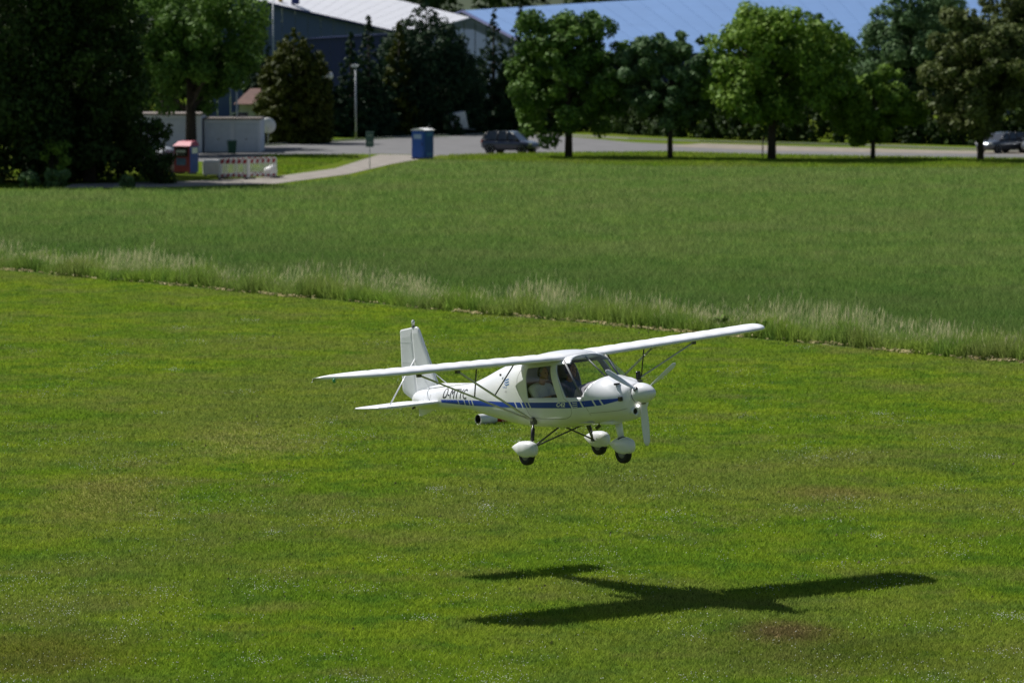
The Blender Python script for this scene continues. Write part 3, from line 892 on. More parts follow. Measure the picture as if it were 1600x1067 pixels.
street_lamp('tall street lamp with a flat head in front of the conifers', -12.75, 339.5, 5.9)
street_lamp('street lamp rising behind the white double garage', -20.9, 316, 6.6, .3)
gl = empty('globe_lamp', (-14.85, 338, 0), 0, 'round white globe lamp between the olive conifer and the spruces', 'lamp')
tube('pole', [(0, 0, 0), (0, 0, 4.9)], [.06, .04], M_blackp, gl, 8)
lathe('globe', [(.02, -.32), (.2, -.28), (.31, -.12), (.34, .03), (.28, .2), (.15, .3), (.0, .33)], M_wplast, gl, 16, Matrix.Translation((0, 0, 5.2)))
sg = empty('road_sign', (-9.3, 271.7, 0), R(6), 'dark-backed road sign on a thin post by the sandy path', 'sign')
tube('post', [(0, 0, 0), (0, 0, 2.45)], .03, M_steel, sg, 8)
pl = box('sign_plate', (-.26, -.07, 1.42), (.26, -.04, 2.45), M_signb, sg, .012)
box('clamp', (-.16, -.085, 1.7), (.16, -.072, 1.74), M_steel, pl); box('clamp', (-.16, -.085, 2.15), (.16, -.072, 2.19), M_steel, pl)
st = empty('tree_stake', (17.5, 290.4, 0), 0, 'thin wooden stake left of the largest maple trunk', 'stake')
tube('post', [(0, 0, -.1), (.02, 0, 1.5), (.03, 0, 1.62)], [.05, .045, .02], M_bark, st, 7)
tube('tie_band', [(0, 0, 1.3), (.2, -1.0, 1.35), (.42, -2.1, 1.4)], .015, M_blackp, st, 5)

# portable toilet
lo = empty('portable_toilet', (-6.25, 291.0, 0), R(-33), 'blue portable toilet with a white roof at the meadow edge', 'toilet')
box('body', (-.55, -.55, .08), (.55, .55, 2.02), M_bluep, lo, .03)
box('skid', (-.58, -.6, 0), (.58, .6, .075), M_blackp, lo, .01)
V = []; F = []
for i in range(9):
    xx = -.62 + 1.24 * i / 8; z = 2.03 + .17 * math.cos((i - 4) / 4 * 1.35)
    V += [(xx, -.63, z - .04), (xx, .63, z - .04), (xx, .63, 2.0), (xx, -.63, 2.0)]
for i in range(8):
    for k in range(4):
        F.append((i * 4 + k, i * 4 + (k + 1) % 4, i * 4 + 4 + (k + 1) % 4, i * 4 + 4 + k))
F += [(3, 2, 1, 0), (32, 33, 34, 35)]
mesh('roof', V, F, M_wplast, lo)
dr = box('door', (-.44, -.585, .16), (.44, -.552, 1.93), M_bluep, lo, .012)
box('sign_panel', (-.36, -.6, 1.42), (.30, -.588, 1.74), paint('pale_blue_sign', (.30, .42, .60), .5), dr)
box('door_handle', (.33, -.625, .95), (.38, -.588, 1.12), M_blackp, dr)
for zz in (1.72, .35):
    box('vent_grille', (.552, -.35, zz - .1), (.57, .35, zz + .1), paint('vent_blue', (.05, .2, .5), .5), lo)
tube('vent_pipe', [(.3, .4, 2.1), (.3, .4, 2.35)], .05, M_blackp, lo, 8)
for s in (-1, 1):
    box('corner_rib', (s * .5 - .03, -.575, .12), (s * .5 + .03, -.553, 1.98), M_bluep, lo)

# clothes bank
cb = empty('clothes_bank', (-20.6, 262.8, 0), R(-28), 'red and blue clothes bank with a white sign near the barriers', 'container')
V = [(-.6, -.5, .12), (.6, -.5, .12), (.6, .5, .12), (-.6, .5, .12), (-.6, -.5, 1.75), (.6, -.5, 1.75), (.6, .5, 1.75), (-.6, .5, 1.75)]
mesh('body', V, [(0, 3, 2, 1), (0, 1, 5, 4), (1, 2, 6, 5), (2, 3, 7, 6), (3, 0, 4, 7), (4, 5, 6, 7)], M_bluec, cb, mats=[M_bluec, M_redc], midx=[1, 1, 0, 1, 1, 1])
V = [(-.66, -.56, 1.77), (.66, -.56, 1.77), (.66, .56, 1.77), (-.66, .56, 1.77), (-.5, -.1, 2.05), (.5, -.1, 2.05), (.5, .45, 2.08), (-.5, .45, 2.08)]
mesh('roof', V, [(0, 3, 2, 1), (0, 1, 5, 4), (1, 2, 6, 5), (2, 3, 7, 6), (3, 0, 4, 7), (4, 5, 6, 7)], M_redc, cb)
ht = box('hatch', (-.45, -.53, 1.1), (.45, -.503, 1.68), M_blackp, cb)
tube('handle', [(-.3, -.58, 1.22), (.3, -.58, 1.22)], .02, M_steel, ht, 6)
box('white_flap', (-.38, -.60, 1.34), (.30, -.54, 1.52), M_wplast, ht, .01)
box('sign_panel', (.603, -.25, 1.3), (.615, .38, 1.66), M_wplast, cb)
box('poster', (-.4, -.512, .55), (.3, -.503, 1.0), paint('poster_blue', (.16, .25, .5), .5, var=.4), cb)
for sx in (-.45, .45):
    box('foot', (sx - .08, -.4, 0), (sx + .08, .4, .118), M_grey, cb)

# recycling igloo, low tank, green bin
ig = empty('recycling_container', (-22.1, 265, 0), 0, 'pale grey domed recycling container half behind the dark bush', 'container')
lathe('shell', [(.72, .1), (.78, .5), (.76, .95), (.62, 1.35), (.36, 1.6), (0.0, 1.68)], paint('grey_grp', (.42, .46, .50), .5), ig, 20)
lathe('base', [(.66, 0), (.66, .098)], M_grey, ig, 20)
for a in (-1.9, -1.0):
    lathe('slot', [(.13, 0), (.13, .06), (.09, .06), (.09, .02), (0, .02)], M_blackp, ig, 12, Matrix.Rotation(a, 4, 'Z') @ Matrix.Translation((.70, 0, 1.12)) @ Matrix.Rotation(R(75), 4, 'Y'))
tube('lifting_hook', [(0, -.1, 1.66), (0, -.1, 1.85), (0, .1, 1.85), (0, .1, 1.66)], .03, M_steel, ig, 6)
bn = empty('low_tank', (-18.75, 259.5, 0), R(8), 'low pale plastic tank between clothes bank and barriers', 'tank')
box('tank', (-.55, -.45, .06), (.55, .45, .92), paint('pale_plastic', (.55, .56, .54), .5), bn, .08, 3)
box('lid', (-.5, -.4, .925), (.5, .4, .985), M_wplast, bn, .02)
for sx in (-.4, .4): box('runner', (sx - .06, -.42, 0), (sx + .06, .42, .055), M_grey, bn)
gb = empty('wheelie_bin', (-20.25, 300.6, 0), R(10), 'dark green bin standing before the white double garage', 'bin')
V = [(-.26, -.3, .08), (.26, -.3, .08), (.26, .3, .08), (-.26, .3, .08), (-.31, -.37, .95), (.31, -.37, .95), (.31, .37, .95), (-.31, .37, .95)]
mesh('body', V, [(0, 3, 2, 1), (0, 1, 5, 4), (1, 2, 6, 5), (2, 3, 7, 6), (3, 0, 4, 7), (4, 5, 6, 7)], paint('green_bin', (.03, .10, .05), .5), gb)
box('lid', (-.33, -.4, .955), (.33, .4, 1.03), paint('green_lid', (.03, .12, .06), .5), gb, .02)
for sx in (-.24, .24): tube('wheel', [(sx - .025, .3, .1), (sx + .025, .3, .1)], .1, M_black, gb, 12)

# barriers round a small excavation
def barrier(label, x, y, w, rz):
    root = empty('site_barrier', (x, y, 0), rz, label, 'barrier', 'red and white barriers round the excavation')
    for s in (-1, 1):
        box('post', (s * w / 2 - .03, -.025, .05), (s * w / 2 + .03, .025, 1.03), M_wplast, root)
        box('foot', (s * w / 2 * .9 - .1, -.35, 0), (s * w / 2 * .9 + .1, .35, .085), M_black, root, .01)
    tb = box('top_band', (-w / 2 + .032, -.02, .78), (w / 2 - .032, .02, 1.02), M_wplast, root)
    lb = box('bottom_band', (-w / 2 + .032, -.02, .12), (w / 2 - .032, .02, .26), M_wplast, root)
    n = 5
    for i in range(n):
        cx = -w / 2 + w * (i + .5) / n
        for s in (-1, 1):
            for bnd, z0, z1 in ((tb, .8, 1.0), (lb, .135, .245)):
                V = [(cx - .12, s * .024, z0), (cx + .07, s * .024, z0), (cx + .13, s * .024, z1), (cx - .06, s * .024, z1)]
                mesh('red_block', V, [(0, 1, 2, 3)], M_red, bnd)
    root.scale = (1.12, 1.12, 1.2)
    m = 12
    for i in range(m):
        cx = -w / 2 + w * (i + .5) / m
        box('slat', (cx - .022, -.012, .262), (cx + .022, .012, .778), M_wplast, root)


bx0, by0 = -17.75, 254.2
barrier('red and white barrier facing the meadow, left of the front pair', -17.0, 253.7, 1.55, R(-4))
barrier('red and white barrier facing the meadow, right of the front pair', -15.3, 255.0, 1.9, R(42))
barrier('red and white barrier at the back left of the excavation', -17.2, 256.2, 1.9, R(52))
barrier('red and white barrier at the back right of the excavation', -15.6, 257.9, 1.6, R(-6))
sk = bmesh.new(); bmesh.ops.create_icosphere(sk, subdivisions=3, radius=.5)
for v in sk.verts:
    v.co.z = max(-.3, v.co.z * .9) + .06 * math.sin(v.co.x * 9) ; v.co.x *= 1.1 + .1 * math.sin(v.co.z * 8)
o = bm_obj('rubble_sack', sk, M_wplast, None, True); o.scale = (.72, .72, .9); o.location = (-14.9, 256.9, .34)
tag(o, 'bulging white rubble sack inside the barriers', 'sack')
o2 = box('pallet', (-.6, -.5, 0), (.6, .5, .06), M_bark, None); o2.location = (-14.75, 257.0, .0); tag(o2, 'dark board under the white rubble sack', 'board')

# added trailer standing in for a sunlit pale patch under the big conifer
tv = empty('stand_in_trailer', (-4.55, 352.6, 0), R(24), 'pale added trailer standing in for a sunlit patch beside the massive conifer', 'trailer')
V = [(-.95, -.6, .7), (.95, -.6, .7), (.95, .6, .7), (-.95, .6, .7), (-.9, -.6, 2.1), (.55, -.6, 2.35), (.55, .6, 2.35), (-.9, .6, 2.1)]
mesh('cover', V, [(0, 3, 2, 1), (0, 1, 5, 4), (1, 2, 6, 5), (2, 3, 7, 6), (3, 0, 4, 7), (4, 5, 6, 7)], M_wplast, tv)
box('frame', (-1.0, -.65, .55), (1.0, .65, .69), M_grey, tv)
tube('drawbar', [(1.0, 0, .6), (2.0, 0, .5)], .05, M_grey, tv, 6)
tv.scale = (.78, .78, .85)
for s in (-1, 1):
    tube('wheel', [(0, s * .7, .3), (0, s * .86, .3)], .3, M_black, tv, 16)

# ------------------------------------------------------------------ cars
def car(label, x, y, rz, body_mat, L=4.35, W=1.8, H=1.62, rails=True):
    root = empty('parked_car', (x, y, 0), rz, label, 'car', 'parked cars')
    hl = L / 2
    zt = pchip([-hl, -hl * .93, -hl * .55, hl * .35, hl * .45, hl * .8, hl * .95, hl], [.72, .98, 1.02, .99, .98, .88, .76, .6])
    wd = pchip([-hl, -hl * .9, -hl * .6, hl * .6, hl * .88, hl], [.74 * W / 2, .94 * W / 2, W / 2, W / 2, .92 * W / 2, .66 * W / 2])
    zb = pchip([-hl, -hl * .85, 0, hl * .85, hl], [.42, .26, .22, .24, .36])
    xs = np.linspace(-hl, hl, 44); n = 20
    V = []; F = []
    for x_ in xs:
        zc = (zt(x_) * .55 + zb(x_) * .45)
        for k in range(n):
            a = 2 * math.pi * k / n; ca, sa = math.cos(a), math.sin(a); e = 2 / 4.6
            yy = wd(x_) * math.copysign(abs(ca) ** e, ca)
            zz = zc + ((zt(x_) - zc) if sa > 0 else (zc - zb(x_))) * math.copysign(abs(sa) ** e, sa)
            V.append((x_, yy, zz))
    for i in range(len(xs) - 1):
        for k in range(n):
            F.append((i * n + k, (i + 1) * n + k, (i + 1) * n + (k + 1) % n, i * n + (k + 1) % n))
    F += [tuple(range(n)), tuple((len(xs) - 1) * n + k for k in range(n - 1, -1, -1))]
    bd = mesh('body', V, F, body_mat, root, True)
    # greenhouse: pillars and roof in paint, panes as their own pieces
    wb_, wr = W * .465, W * .36
    B = [(-hl * .93, 1.0), (-hl * .35, 1.0), (hl * .06, 1.0), (hl * .50, .97)]
    T = [(-hl * .72, H), (-hl * .33, H + .02), (0.0, H), (hl * .17, H - .05)]

    def P(i, s, top):
        q = T[i] if top else B[i]
        return (q[0], s * (wr if top else wb_), q[1])
    rv = [P(0, -1, 1), P(1, -1, 1), P(2, -1, 1), P(3, -1, 1), P(3, 1, 1), P(2, 1, 1), P(1, 1, 1), P(0, 1, 1)]
    rf_ = mesh('roof', rv + [(a, b, c - .05) for a, b, c in rv], [(0, 1, 6, 7), (1, 2, 5, 6), (2, 3, 4, 5), (8, 9, 1, 0), (9, 10, 2, 1), (10, 11, 3, 2), (11, 12, 4, 3), (12, 13, 5, 4), (13, 14, 6, 5), (14, 15, 7, 6), (15, 8, 0, 7)], body_mat, root)

    def pane(name, q, k=.06):
        q = [Vector(v) for v in q]; c = sum(q, Vector()) / 4
        slab(name, [c + (v - c) * (1 - k) for v in q], .02, M_carglass, root)
    for s in (-1, 1):
        for i in range(3):
            q = [P(i, s, 0), P(i + 1, s, 0), P(i + 1, s, 1), P(i, s, 1)]
            if s > 0: q = [q[1], q[0], q[3], q[2]]
            pane('side_window', q)
        for i in range(4):
            tube('pillar', [P(i, s, 0), P(i, s, 1)], .045, M_blackp, root, 6)
    pane('windscreen', [P(3, -1, 0), P(3, 1, 0), P(3, 1, 1), P(3, -1, 1)], .03)
    pane('rear_window', [P(0, 1, 0), P(0, -1, 0), P(0, -1, 1), P(0, 1, 1)], .05)
    for sx in (-hl * .60, hl * .62):
        for s in (-1, 1):
            yo = s * (W / 2 - .1)
            Mx = Matrix.Translation((sx, yo, .34)) @ Matrix.Rotation(R(-90 * s), 4, 'X')
            wh = lathe('tyre', [(.24, -.1), (.32, -.11), (.345, -.05), (.345, .06), (.32, .115), (.25, .12)], M_black, root, 24, Mx)
            lathe('rim', [(0, .10), (.06, .118), (.08, .1), (.2, .105), (.24, .128), (.252, .1)], M_rim, wh, 10, Mx)
            lathe('wheel_arch', [(.36, .085), (.41, .11), (.41, .085)], M_blackp, root, 24, Mx)
    for s in (-1, 1):
        box('headlight', (hl * .86, s * W * .36 - .16, .68), (hl * .955, s * W * .36 + .16, .80), M_lens, root, .02)
        box('tail_light', (-hl * .985, s * W * .38 - .12, .78), (-hl * .90, s * W * .38 + .12, .98), M_redl, root, .02)
        mr = box('mirror', (hl * .38, s * (W / 2 + .05) - .1, .98), (hl * .38 + .16, s * (W / 2 + .05) + .1, 1.13), body_mat, root, .04)
        for hx_ in (-.25, .62):
            box('door_handle', (hx_ - .1 - .45, s * W / 2 - .015, .86), (hx_ + .1 - .45, s * W / 2 + .02, .89), M_steel, root)
        if rails:
            tube('roof_rail', [(-hl * .66, s * wr * .95, H + .01), (-hl * .6, s * wr * .95, H + .07), (-.1, s * wr * .95, H + .08), (0, s * wr * .95, H + .02)], .02, M_blackp, root, 6)
        box('sill', (-hl * .42, s * W / 2 * .97 - .03, .24), (hl * .42, s * W / 2 * .97 + .03, .36), M_blackp, root, .02)
    box('grille', (hl * .945, -.45, .52), (hl * .985, .45, .68), M_blackp, root, .02)
    box('number_plate', (hl * .985, -.26, .42), (hl * .985 + .02, .26, .52), M_wplast, root)
    return root


car('dark blue estate car parked on the verge under the maple', -.1, 303.5, R(-24), M_carblue, 4.15, 1.82, 1.62, False)
car('dark grey car in shade, left of the two at the right edge', 35.9, 304.5, R(-140), M_cardark, 4.3, 1.8, 1.5, False)
car('silver car cut off by the right picture edge', 38.6, 304.3, R(-112), M_carsil, 4.4, 1.82, 1.55, False)

# ------------------------------------------------------------------ marker tube lying in the grass
mk = empty('marker_tube', (-.62, 99.2, .125), R(38), 'open white tube with a red end lying in the grass', 'marker')
Mx = Matrix.Rotation(R(90), 4, 'Y')
lathe('white_sleeve', [(.125, -.25), (.125, .25), (.117, .25), (.117, -.25), (.125, -.25)], M_wplast, mk, 24, Mx, cap=False)
lathe('shade_liner', [(.1165, -.245), (.1165, .245), (0, .245)], M_blackp, mk, 24, Mx, cap=False)  # added black lining paints the shade inside the open tube
lathe('red_sleeve', [(.0, .252), (.10, .252), (.10, .60), (.0, .60)], M_red, mk, 24, Mx)

# ------------------------------------------------------------------ the aircraft
YAW, PIT, ROL = -0.8807, 0.0590, 0.0424
RM = (Matrix.Rotation(YAW, 3, 'Z') @ Matrix.Rotation(-PIT, 3, 'Y') @ Matrix.Rotation(ROL, 3, 'X'))
T0 = Vector((1.1927, 70.4293, 3.9331))
GROW = 1.0172
BASE = Vector((-0.2, 0, -1.75))
AC = empty('light_aircraft', (0, 0, 0), 0, 'white high-wing two-seat light aircraft with blue stripe flying low over the lawn', 'aircraft')
AC.matrix_world = Matrix.Translation(T0 + RM @ (BASE * GROW)) @ RM.to_4x4() @ Matrix.Scale(GROW, 4)
OFF = Matrix.Translation(-BASE)


def seat_on(o):
    """shift a part built in wing-root coordinates onto the aircraft's own origin"""
    o.data.transform(OFF)
    return o


# fuselage stations: x, bottom, top, half width, height of greatest width, squareness
ST = [(-4.66, -.86, -.70, .03, -.78, 2.0), (-4.60, -.895, -.655, .06, -.775, 2.0), (-4.45, -.925, -.60, .095, -.765, 2.1), (-4.0, -.92, -.552, .14, -.75, 2.2),
      (-3.4, -.915, -.50, .205, -.74, 2.3), (-2.95, -.925, -.458, .26, -.73, 2.4), (-2.5, -.995, -.345, .33, -.72, 2.5), (-2.0, -1.07, -.18, .42, -.71, 2.6), (-1.7, -1.11, -.095, .49, -.70, 2.7),
      (-1.35, -1.145, -.02, .56, -.68, 2.9), (-.9, -1.165, .03, .605, -.66, 3.1), (-.4, -1.165, .06, .62, -.65, 3.2), (0.0, -1.14, .07, .615, -.64, 3.2),
      (.15, -1.13, .045, .61, -.64, 3.0), (.35, -1.11, -.06, .60, -.64, 2.8), (.55, -1.095, -.185, .575, -.64, 2.6), (.72, -1.085, -.292, .53, -.65, 2.35),
      (.95, -1.07, -.335, .46, -.67, 2.0), (1.12, -1.05, -.37, .39, -.68, 1.9), (1.25, -1.02, -.40, .32, -.69, 1.85), (1.33, -.985, -.425, .25, -.69, 1.9), (1.37, -.94, -.46, .19, -.69, 2.0)]
_x = [s[0] for s in ST]
f_zb, f_zt, f_w, f_zc, f_n = [pchip(_x, [s[i] for s in ST]) for i in (1, 2, 3, 4, 5)]


def side_y(x, z):
    zc, zt, zb, w, n = f_zc(x), f_zt(x), f_zb(x), f_w(x), f_n(x)
    t = (z - zc) / (zt - zc) if z > zc else (zc - z) / (zc - zb)
    return float(w * max(0.0, 1 - min(1, abs(t)) ** n) ** (1 / n))


xs = np.unique(np.concatenate([np.linspace(-4.66, -1.4, 60), np.linspace(-1.4, 1.37, 84)]))
NR = 64
bm = bmesh.new()
rings = []
for x_ in xs:
    zc, zt, zb, w, n = [float(f(x_)) for f in (f_zc, f_zt, f_zb, f_w, f_n)]
    ring = []
    for k in range(NR):
        a = 2 * math.pi * (k + .5) / NR; ca, sa = math.cos(a), math.sin(a); e = 2 / n
        ring.append(bm.verts.new((x_, w * math.copysign(abs(ca) ** e, ca), zc + (zt - zc if sa > 0 else zc - zb) * math.copysign(abs(sa) ** e, sa))))
    rings.append(ring)
for r0, r1 in zip(rings[:-1], rings[1:]):
    for k in range(NR):
        bm.faces.new((r0[k], r1[k], r1[(k + 1) % NR], r0[(k + 1) % NR]))
bm.faces.new(rings[0]); bm.faces.new(rings[-1][::-1])
WIN_R = [(-.826, -.139), (-.215, -.088), (.015, -.616), (-.764, -.632)]
WIN_F = [(-.066, -.078), (.20, -.062), (.07, .10), (.45, .35), (1.05, .10), (.755, -.27), (.585, -.612), (.22, -.614)]
DOOR = [(-.90, -.10), (-.14, -.04)]


def cut(poly, n_edges=None):
    for i in range(len(poly)):
        (x0, z0), (x1, z1) = poly[i], poly[(i + 1) % len(poly)]
        d = Vector((x1 - x0, 0, z1 - z0)); nrm = Vector((d.z, 0, -d.x)).normalized()
        lo_, hi_ = min(x0, x1) - .25, max(x0, x1) + .25
        gf = [f for f in bm.faces if any(lo_ <= v.co.x <= hi_ for v in f.verts) and any(min(z0, z1) - .2 <= v.co.z <= max(z0, z1) + .2 for v in f.verts)]
        ge = list({e for f in gf for e in f.edges}); gv = list({v for f in gf for v in f.verts})
        bmesh.ops.bisect_plane(bm, geom=gv + ge + gf, dist=1e-5, plane_co=(x0, 0, z0), plane_no=nrm)


def inside(poly, x, z):
    c = False; j = len(poly) - 1
    for i in range(len(poly)):
        xi, zi = poly[i]; xj, zj = poly[j]
        if (zi > z) != (zj > z) and x < (xj - xi) * (z - zi) / (zj - zi) + xi: c = not c
        j = i
    return c


cut(WIN_R); cut(WIN_F)
# engine scoops: lift two little blisters in the cowl top
for v in bm.verts:
    for s in (-1, 1):
        dx = (v.co.x - 1.02) / .20; dy = (v.co.y - s * .25) / .075
        if v.co.z > -.62 and abs(dx) < 1 and abs(dy) < 1:
            v.co.z += .035 * (1 - dx * dx) * (1 - dy * dy) * (1 if dx < .6 else .3)
bmesh.ops.recalc_face_normals(bm, faces=bm.faces)
sel = {'rear_p': [], 'rear_s': [], 'front': []}
for f in bm.faces:
    c = f.calc_center_median()
    if inside(WIN_R, c.x, c.z) and abs(c.y) > .2: sel['rear_p' if c.y > 0 else 'rear_s'].append(f)
    elif inside(WIN_F, c.x, c.z): sel['front'].append(f)


def split_off(faces, name, mat, parent):
    vm = {}; V = []; F = []
    for f in faces:
        idx = []
        for v in f.verts:
            if v not in vm: vm[v] = len(V); V.append(v.co.copy())
            idx.append(vm[v])
        F.append(idx)
    o = mesh(name, V, F, mat, parent, True)
    return o


fus = bpy.data.objects.new('fuselage', bpy.data.meshes.new('fuselage')); link(fus, AC)
for nm, key in (('rear_window', 'rear_s'), ('rear_window', 'rear_p'), ('windscreen', 'front')):
    seat_on(split_off(sel[key], nm, M_pane, fus))
bmesh.ops.delete(bm, geom=sum(sel.values(), []), context='FACES')
bm.to_mesh(fus.data); bm.free()
fus.data.materials.append(M_white); fus.data.materials.append(M_liner)
fus.data.polygons.foreach_set('use_smooth', [True] * len(fus.data.polygons))
seat_on(fus)
sol = fus.modifiers.new('shell', 'SOLIDIFY'); sol.thickness = .014; sol.offset = -1; sol.material_offset = 1; sol.material_offset_rim = 0


def decal(name, quads, mat, side, parent, off=.003, nx=None):
    """paint pieces lying on the fuselage side; quads are (x,z) corners bl, br, tr, tl"""
    V = []; F = []
    for q in quads:
        m = nx or max(2, int(abs(q[1][0] - q[0][0]) / .05) + 1); mz = 4
        b0 = len(V)
        for i in range(m + 1):
            for j in range(mz + 1):
                u, w = i / m, j / mz
                x_ = (q[0][0] * (1 - u) + q[1][0] * u) * (1 - w) + (q[3][0] * (1 - u) + q[2][0] * u) * w
                z_ = (q[0][1] * (1 - u) + q[1][1] * u) * (1 - w) + (q[3][1] * (1 - u) + q[2][1] * u) * w
                V.append((x_, side * (side_y(x_, z_) + off), z_))
        for i in range(m):
            for j in range(mz):
                a = b0 + i * (mz + 1) + j
                F.append((a, a + mz + 1, a + mz + 2, a + 1))
    return seat_on(mesh(name, V, F, mat, parent, True))


s_top = pchip([-3.8, -3.5, -2.6, -1.2, .2, .9, 1.3], [-.735, -.732, -.722, -.712, -.690, -.655, -.640])
s_bot = pchip([-3.8, -3.5, -2.6, -1.2, .2, .9, 1.3], [-.782, -.790, -.815, -.800, -.790, -.745, -.655])


def band(x0, x1, lean=.05):
    # split along x so the edges follow the curve of the stripe
    n = max(1, int((x1 - x0) / .25)); out = []
    for i in range(n):
        a = x0 + (x1 - x0) * i / n; b = x0 + (x1 - x0) * (i + 1) / n
        out.append([(a + lean, float(s_bot(a))), (b + lean, float(s_bot(b))), (b, float(s_top(b))), (a, float(s_top(a)))])
    return out


BANDS = [(-3.66, -3.12), (-3.09, -2.92), (-2.89, -2.76), (-2.73, -2.66), (-2.63, -1.16), (-1.12, -.98), (-.945, -.86), (-.835, -.77), (-.735, .29), (.325, .53), (.565, .77), (.805, .905), (.94, 1.25)]
for side in (-1, 1):
    for (x0, x1) in BANDS:
        decal('stripe', band(x0, x1, .05 if x1 > -2 else .02), M_blue, side, fus)


def text_mesh(s, size, shear=0.0, bold=0.0):
    cu = bpy.data.curves.new('lettering', 'FONT'); cu.body = s; cu.size = size; cu.shear = shear; cu.offset = bold; cu.resolution_u = 4
    ob = bpy.data.objects.new('lettering', cu); COL.objects.link(ob)
    dg = bpy.context.evaluated_depsgraph_get()
    me = bpy.data.meshes.new_from_object(ob.evaluated_get(dg))
    bpy.data.objects.remove(ob)
    return me


def lettering(s, x0, x1, z0, z1, mat, side, name='lettering', shear=.25, bold=0.0, off=.004):
    me = text_mesh(s, 1.0, shear, bold)
    bt = bmesh.new(); bt.from_mesh(me); bmesh.ops.triangulate(bt, faces=bt.faces)
    for _ in range(4):
        lim = 0.10 * max(e.calc_length() for e in bt.edges) if _ == 0 else lim
        bmesh.ops.subdivide_edges(bt, edges=[e for e in bt.edges if e.calc_length() > lim], cuts=1)
        bmesh.ops.triangulate(bt, faces=bt.faces)
    bt.to_mesh(me); bt.free()
    co = np.array([v.co[:] for v in me.vertices]); mn, mx = co.min(0), co.max(0)
    for v in me.vertices:
        u = (v.co.x - mn[0]) / (mx[0] - mn[0]); w = (v.co.y - mn[1]) / (mx[1] - mn[1])
        if side > 0: u = 1 - u
        x_ = x0 + (x1 - x0) * u; z_ = z0 + (z1 - z0) * w
        v.co = Vector((x_, side * (side_y(x_, z_) + off), z_))
    me.materials.clear(); me.materials.append(mat)
    return seat_on(link(bpy.data.objects.new(name, me), fus))


for side in (-1, 1):
    lettering('D-MTYC', -3.60, -2.80, -.705, -.535, M_letter, side, 'registration')
    lettering('C42', -.02, .20, -.772, -.697, M_wplast, side, 'type_lettering', .3, .035)
    # emblem: three swept wings and a small name beneath, on the cabin side
    for k in range(3):
        z0 = -.335 - k * .042; x0 = -1.485 + k * .012
        V = []
        decal('emblem', [[(x0, z0 + .012), (x0 + .06, z0 - .02), (x0 + .06, z0), (x0, z0 + .028)], [(x0 + .06, z0 - .02), (x0 + .17, z0 + .008), (x0 + .15, z0 + .022), (x0 + .06, z0)]], M_cyan, side, fus)
    lettering('IKARUS', -1.515, -1.375, -.478, -.448, M_cyan, side, 'small_name', .2, 0, .0025)
    lettering('C42', -1.44, -1.375, -.545, -.52, M_grey, side, 'small_type', .2, 0, .0025)
    # white emblem printed in the stripe
    for k in range(3):
        z0 = -.768 + k * .033
        decal('emblem', [[(.375, z0), (.43, z0 - .010), (.43, z0 + .002), (.375, z0 + .012)], [(.43, z0 - .010), (.485, z0), (.485, z0 + .012), (.43, z0 + .002)]], M_wplast, side, fus, .006)
    # door outline and panel joints
    def line(pts, w=.007, nm='panel_seam'):
        qs = []
        for (a, b) in zip(pts[:-1], pts[1:]):
            d = Vector((b[0] - a[0], b[1] - a[1])); nn = Vector((-d.y, d.x)).normalized() * w
            qs.append([(a[0], a[1]), (b[0], b[1]), (b[0] + nn.x, b[1] + nn.y), (a[0] + nn.x, a[1] + nn.y)])
        decal(nm, qs, M_seam, side, fus, .0035)
    line([(-.94, -.10), (-1.02, -.2), (-1.065, -.32), (-1.06, -.44), (-1.01, -.56), (-.92, -.67), (-.84, -.76), (-.80, -.86), (-.76, -.93), (-.68, -.965), (-.5, -.985), (.05, -.985), (.16, -.97), (.26, -.93), (.32, -.87), (.33, -.80), (.28, -.68), (.18, -.63)])
    line([(.18, -.63), (-.03, -.10)], .006)
    line([(.60, -.62), (.66, -.82), (.68, -1.0)], .006)
    line([(.69, -.88), (.95, -.87), (1.2, -.85), (1.33, -.82)], .006)
    line([(-3.98, -.58), (-4.02, -.74), (-3.99, -.88)], .007)


# wings -------------------------------------------------------------
def airfoil(u):
    """upper and lower surface height for chord fraction u (0 leading edge)"""
    t = 0.118
    yt = 5 * t * (.2969 * math.sqrt(u) - .126 * u - .3516 * u * u + .2843 * u**3 - .1036 * u**4)
    cam_ = .032 * (1 - (2 * u - .9) ** 2) if u < .95 else .032 * (1 - (2 * u - .9) ** 2)
    return cam_ + yt, cam_ - yt * .75


DIH = .0232
LE = pchip([0, 3.9, 3.98, 4.2, 4.45, 4.62, 4.70, 4.72], [0, 0, -.01, -.07, -.28, -.62, -.98, -1.2])
TE = pchip([0, 4.45, 4.62, 4.70, 4.72], [-1.36, -1.36, -1.345, -1.30, -1.24])
RIBS = .36


def wing_pt(y, u, up):
    c = float(LE(y) - TE(y)); x_ = float(LE(y)) - u * c
    zu, zl = airfoil(u)
    k = 1.36 * (c / 1.36) ** .75
    sag = .011 * math.sin(math.pi * ((y / RIBS) % 1.0)) ** 2 * min(1, u * 6) * min(1, (1 - u) * 5) if y < 4.2 else 0
    z_ = (zu - sag if up else zl + sag * .7) * k - .075 * u - .01 + DIH * y
    return x_, z_


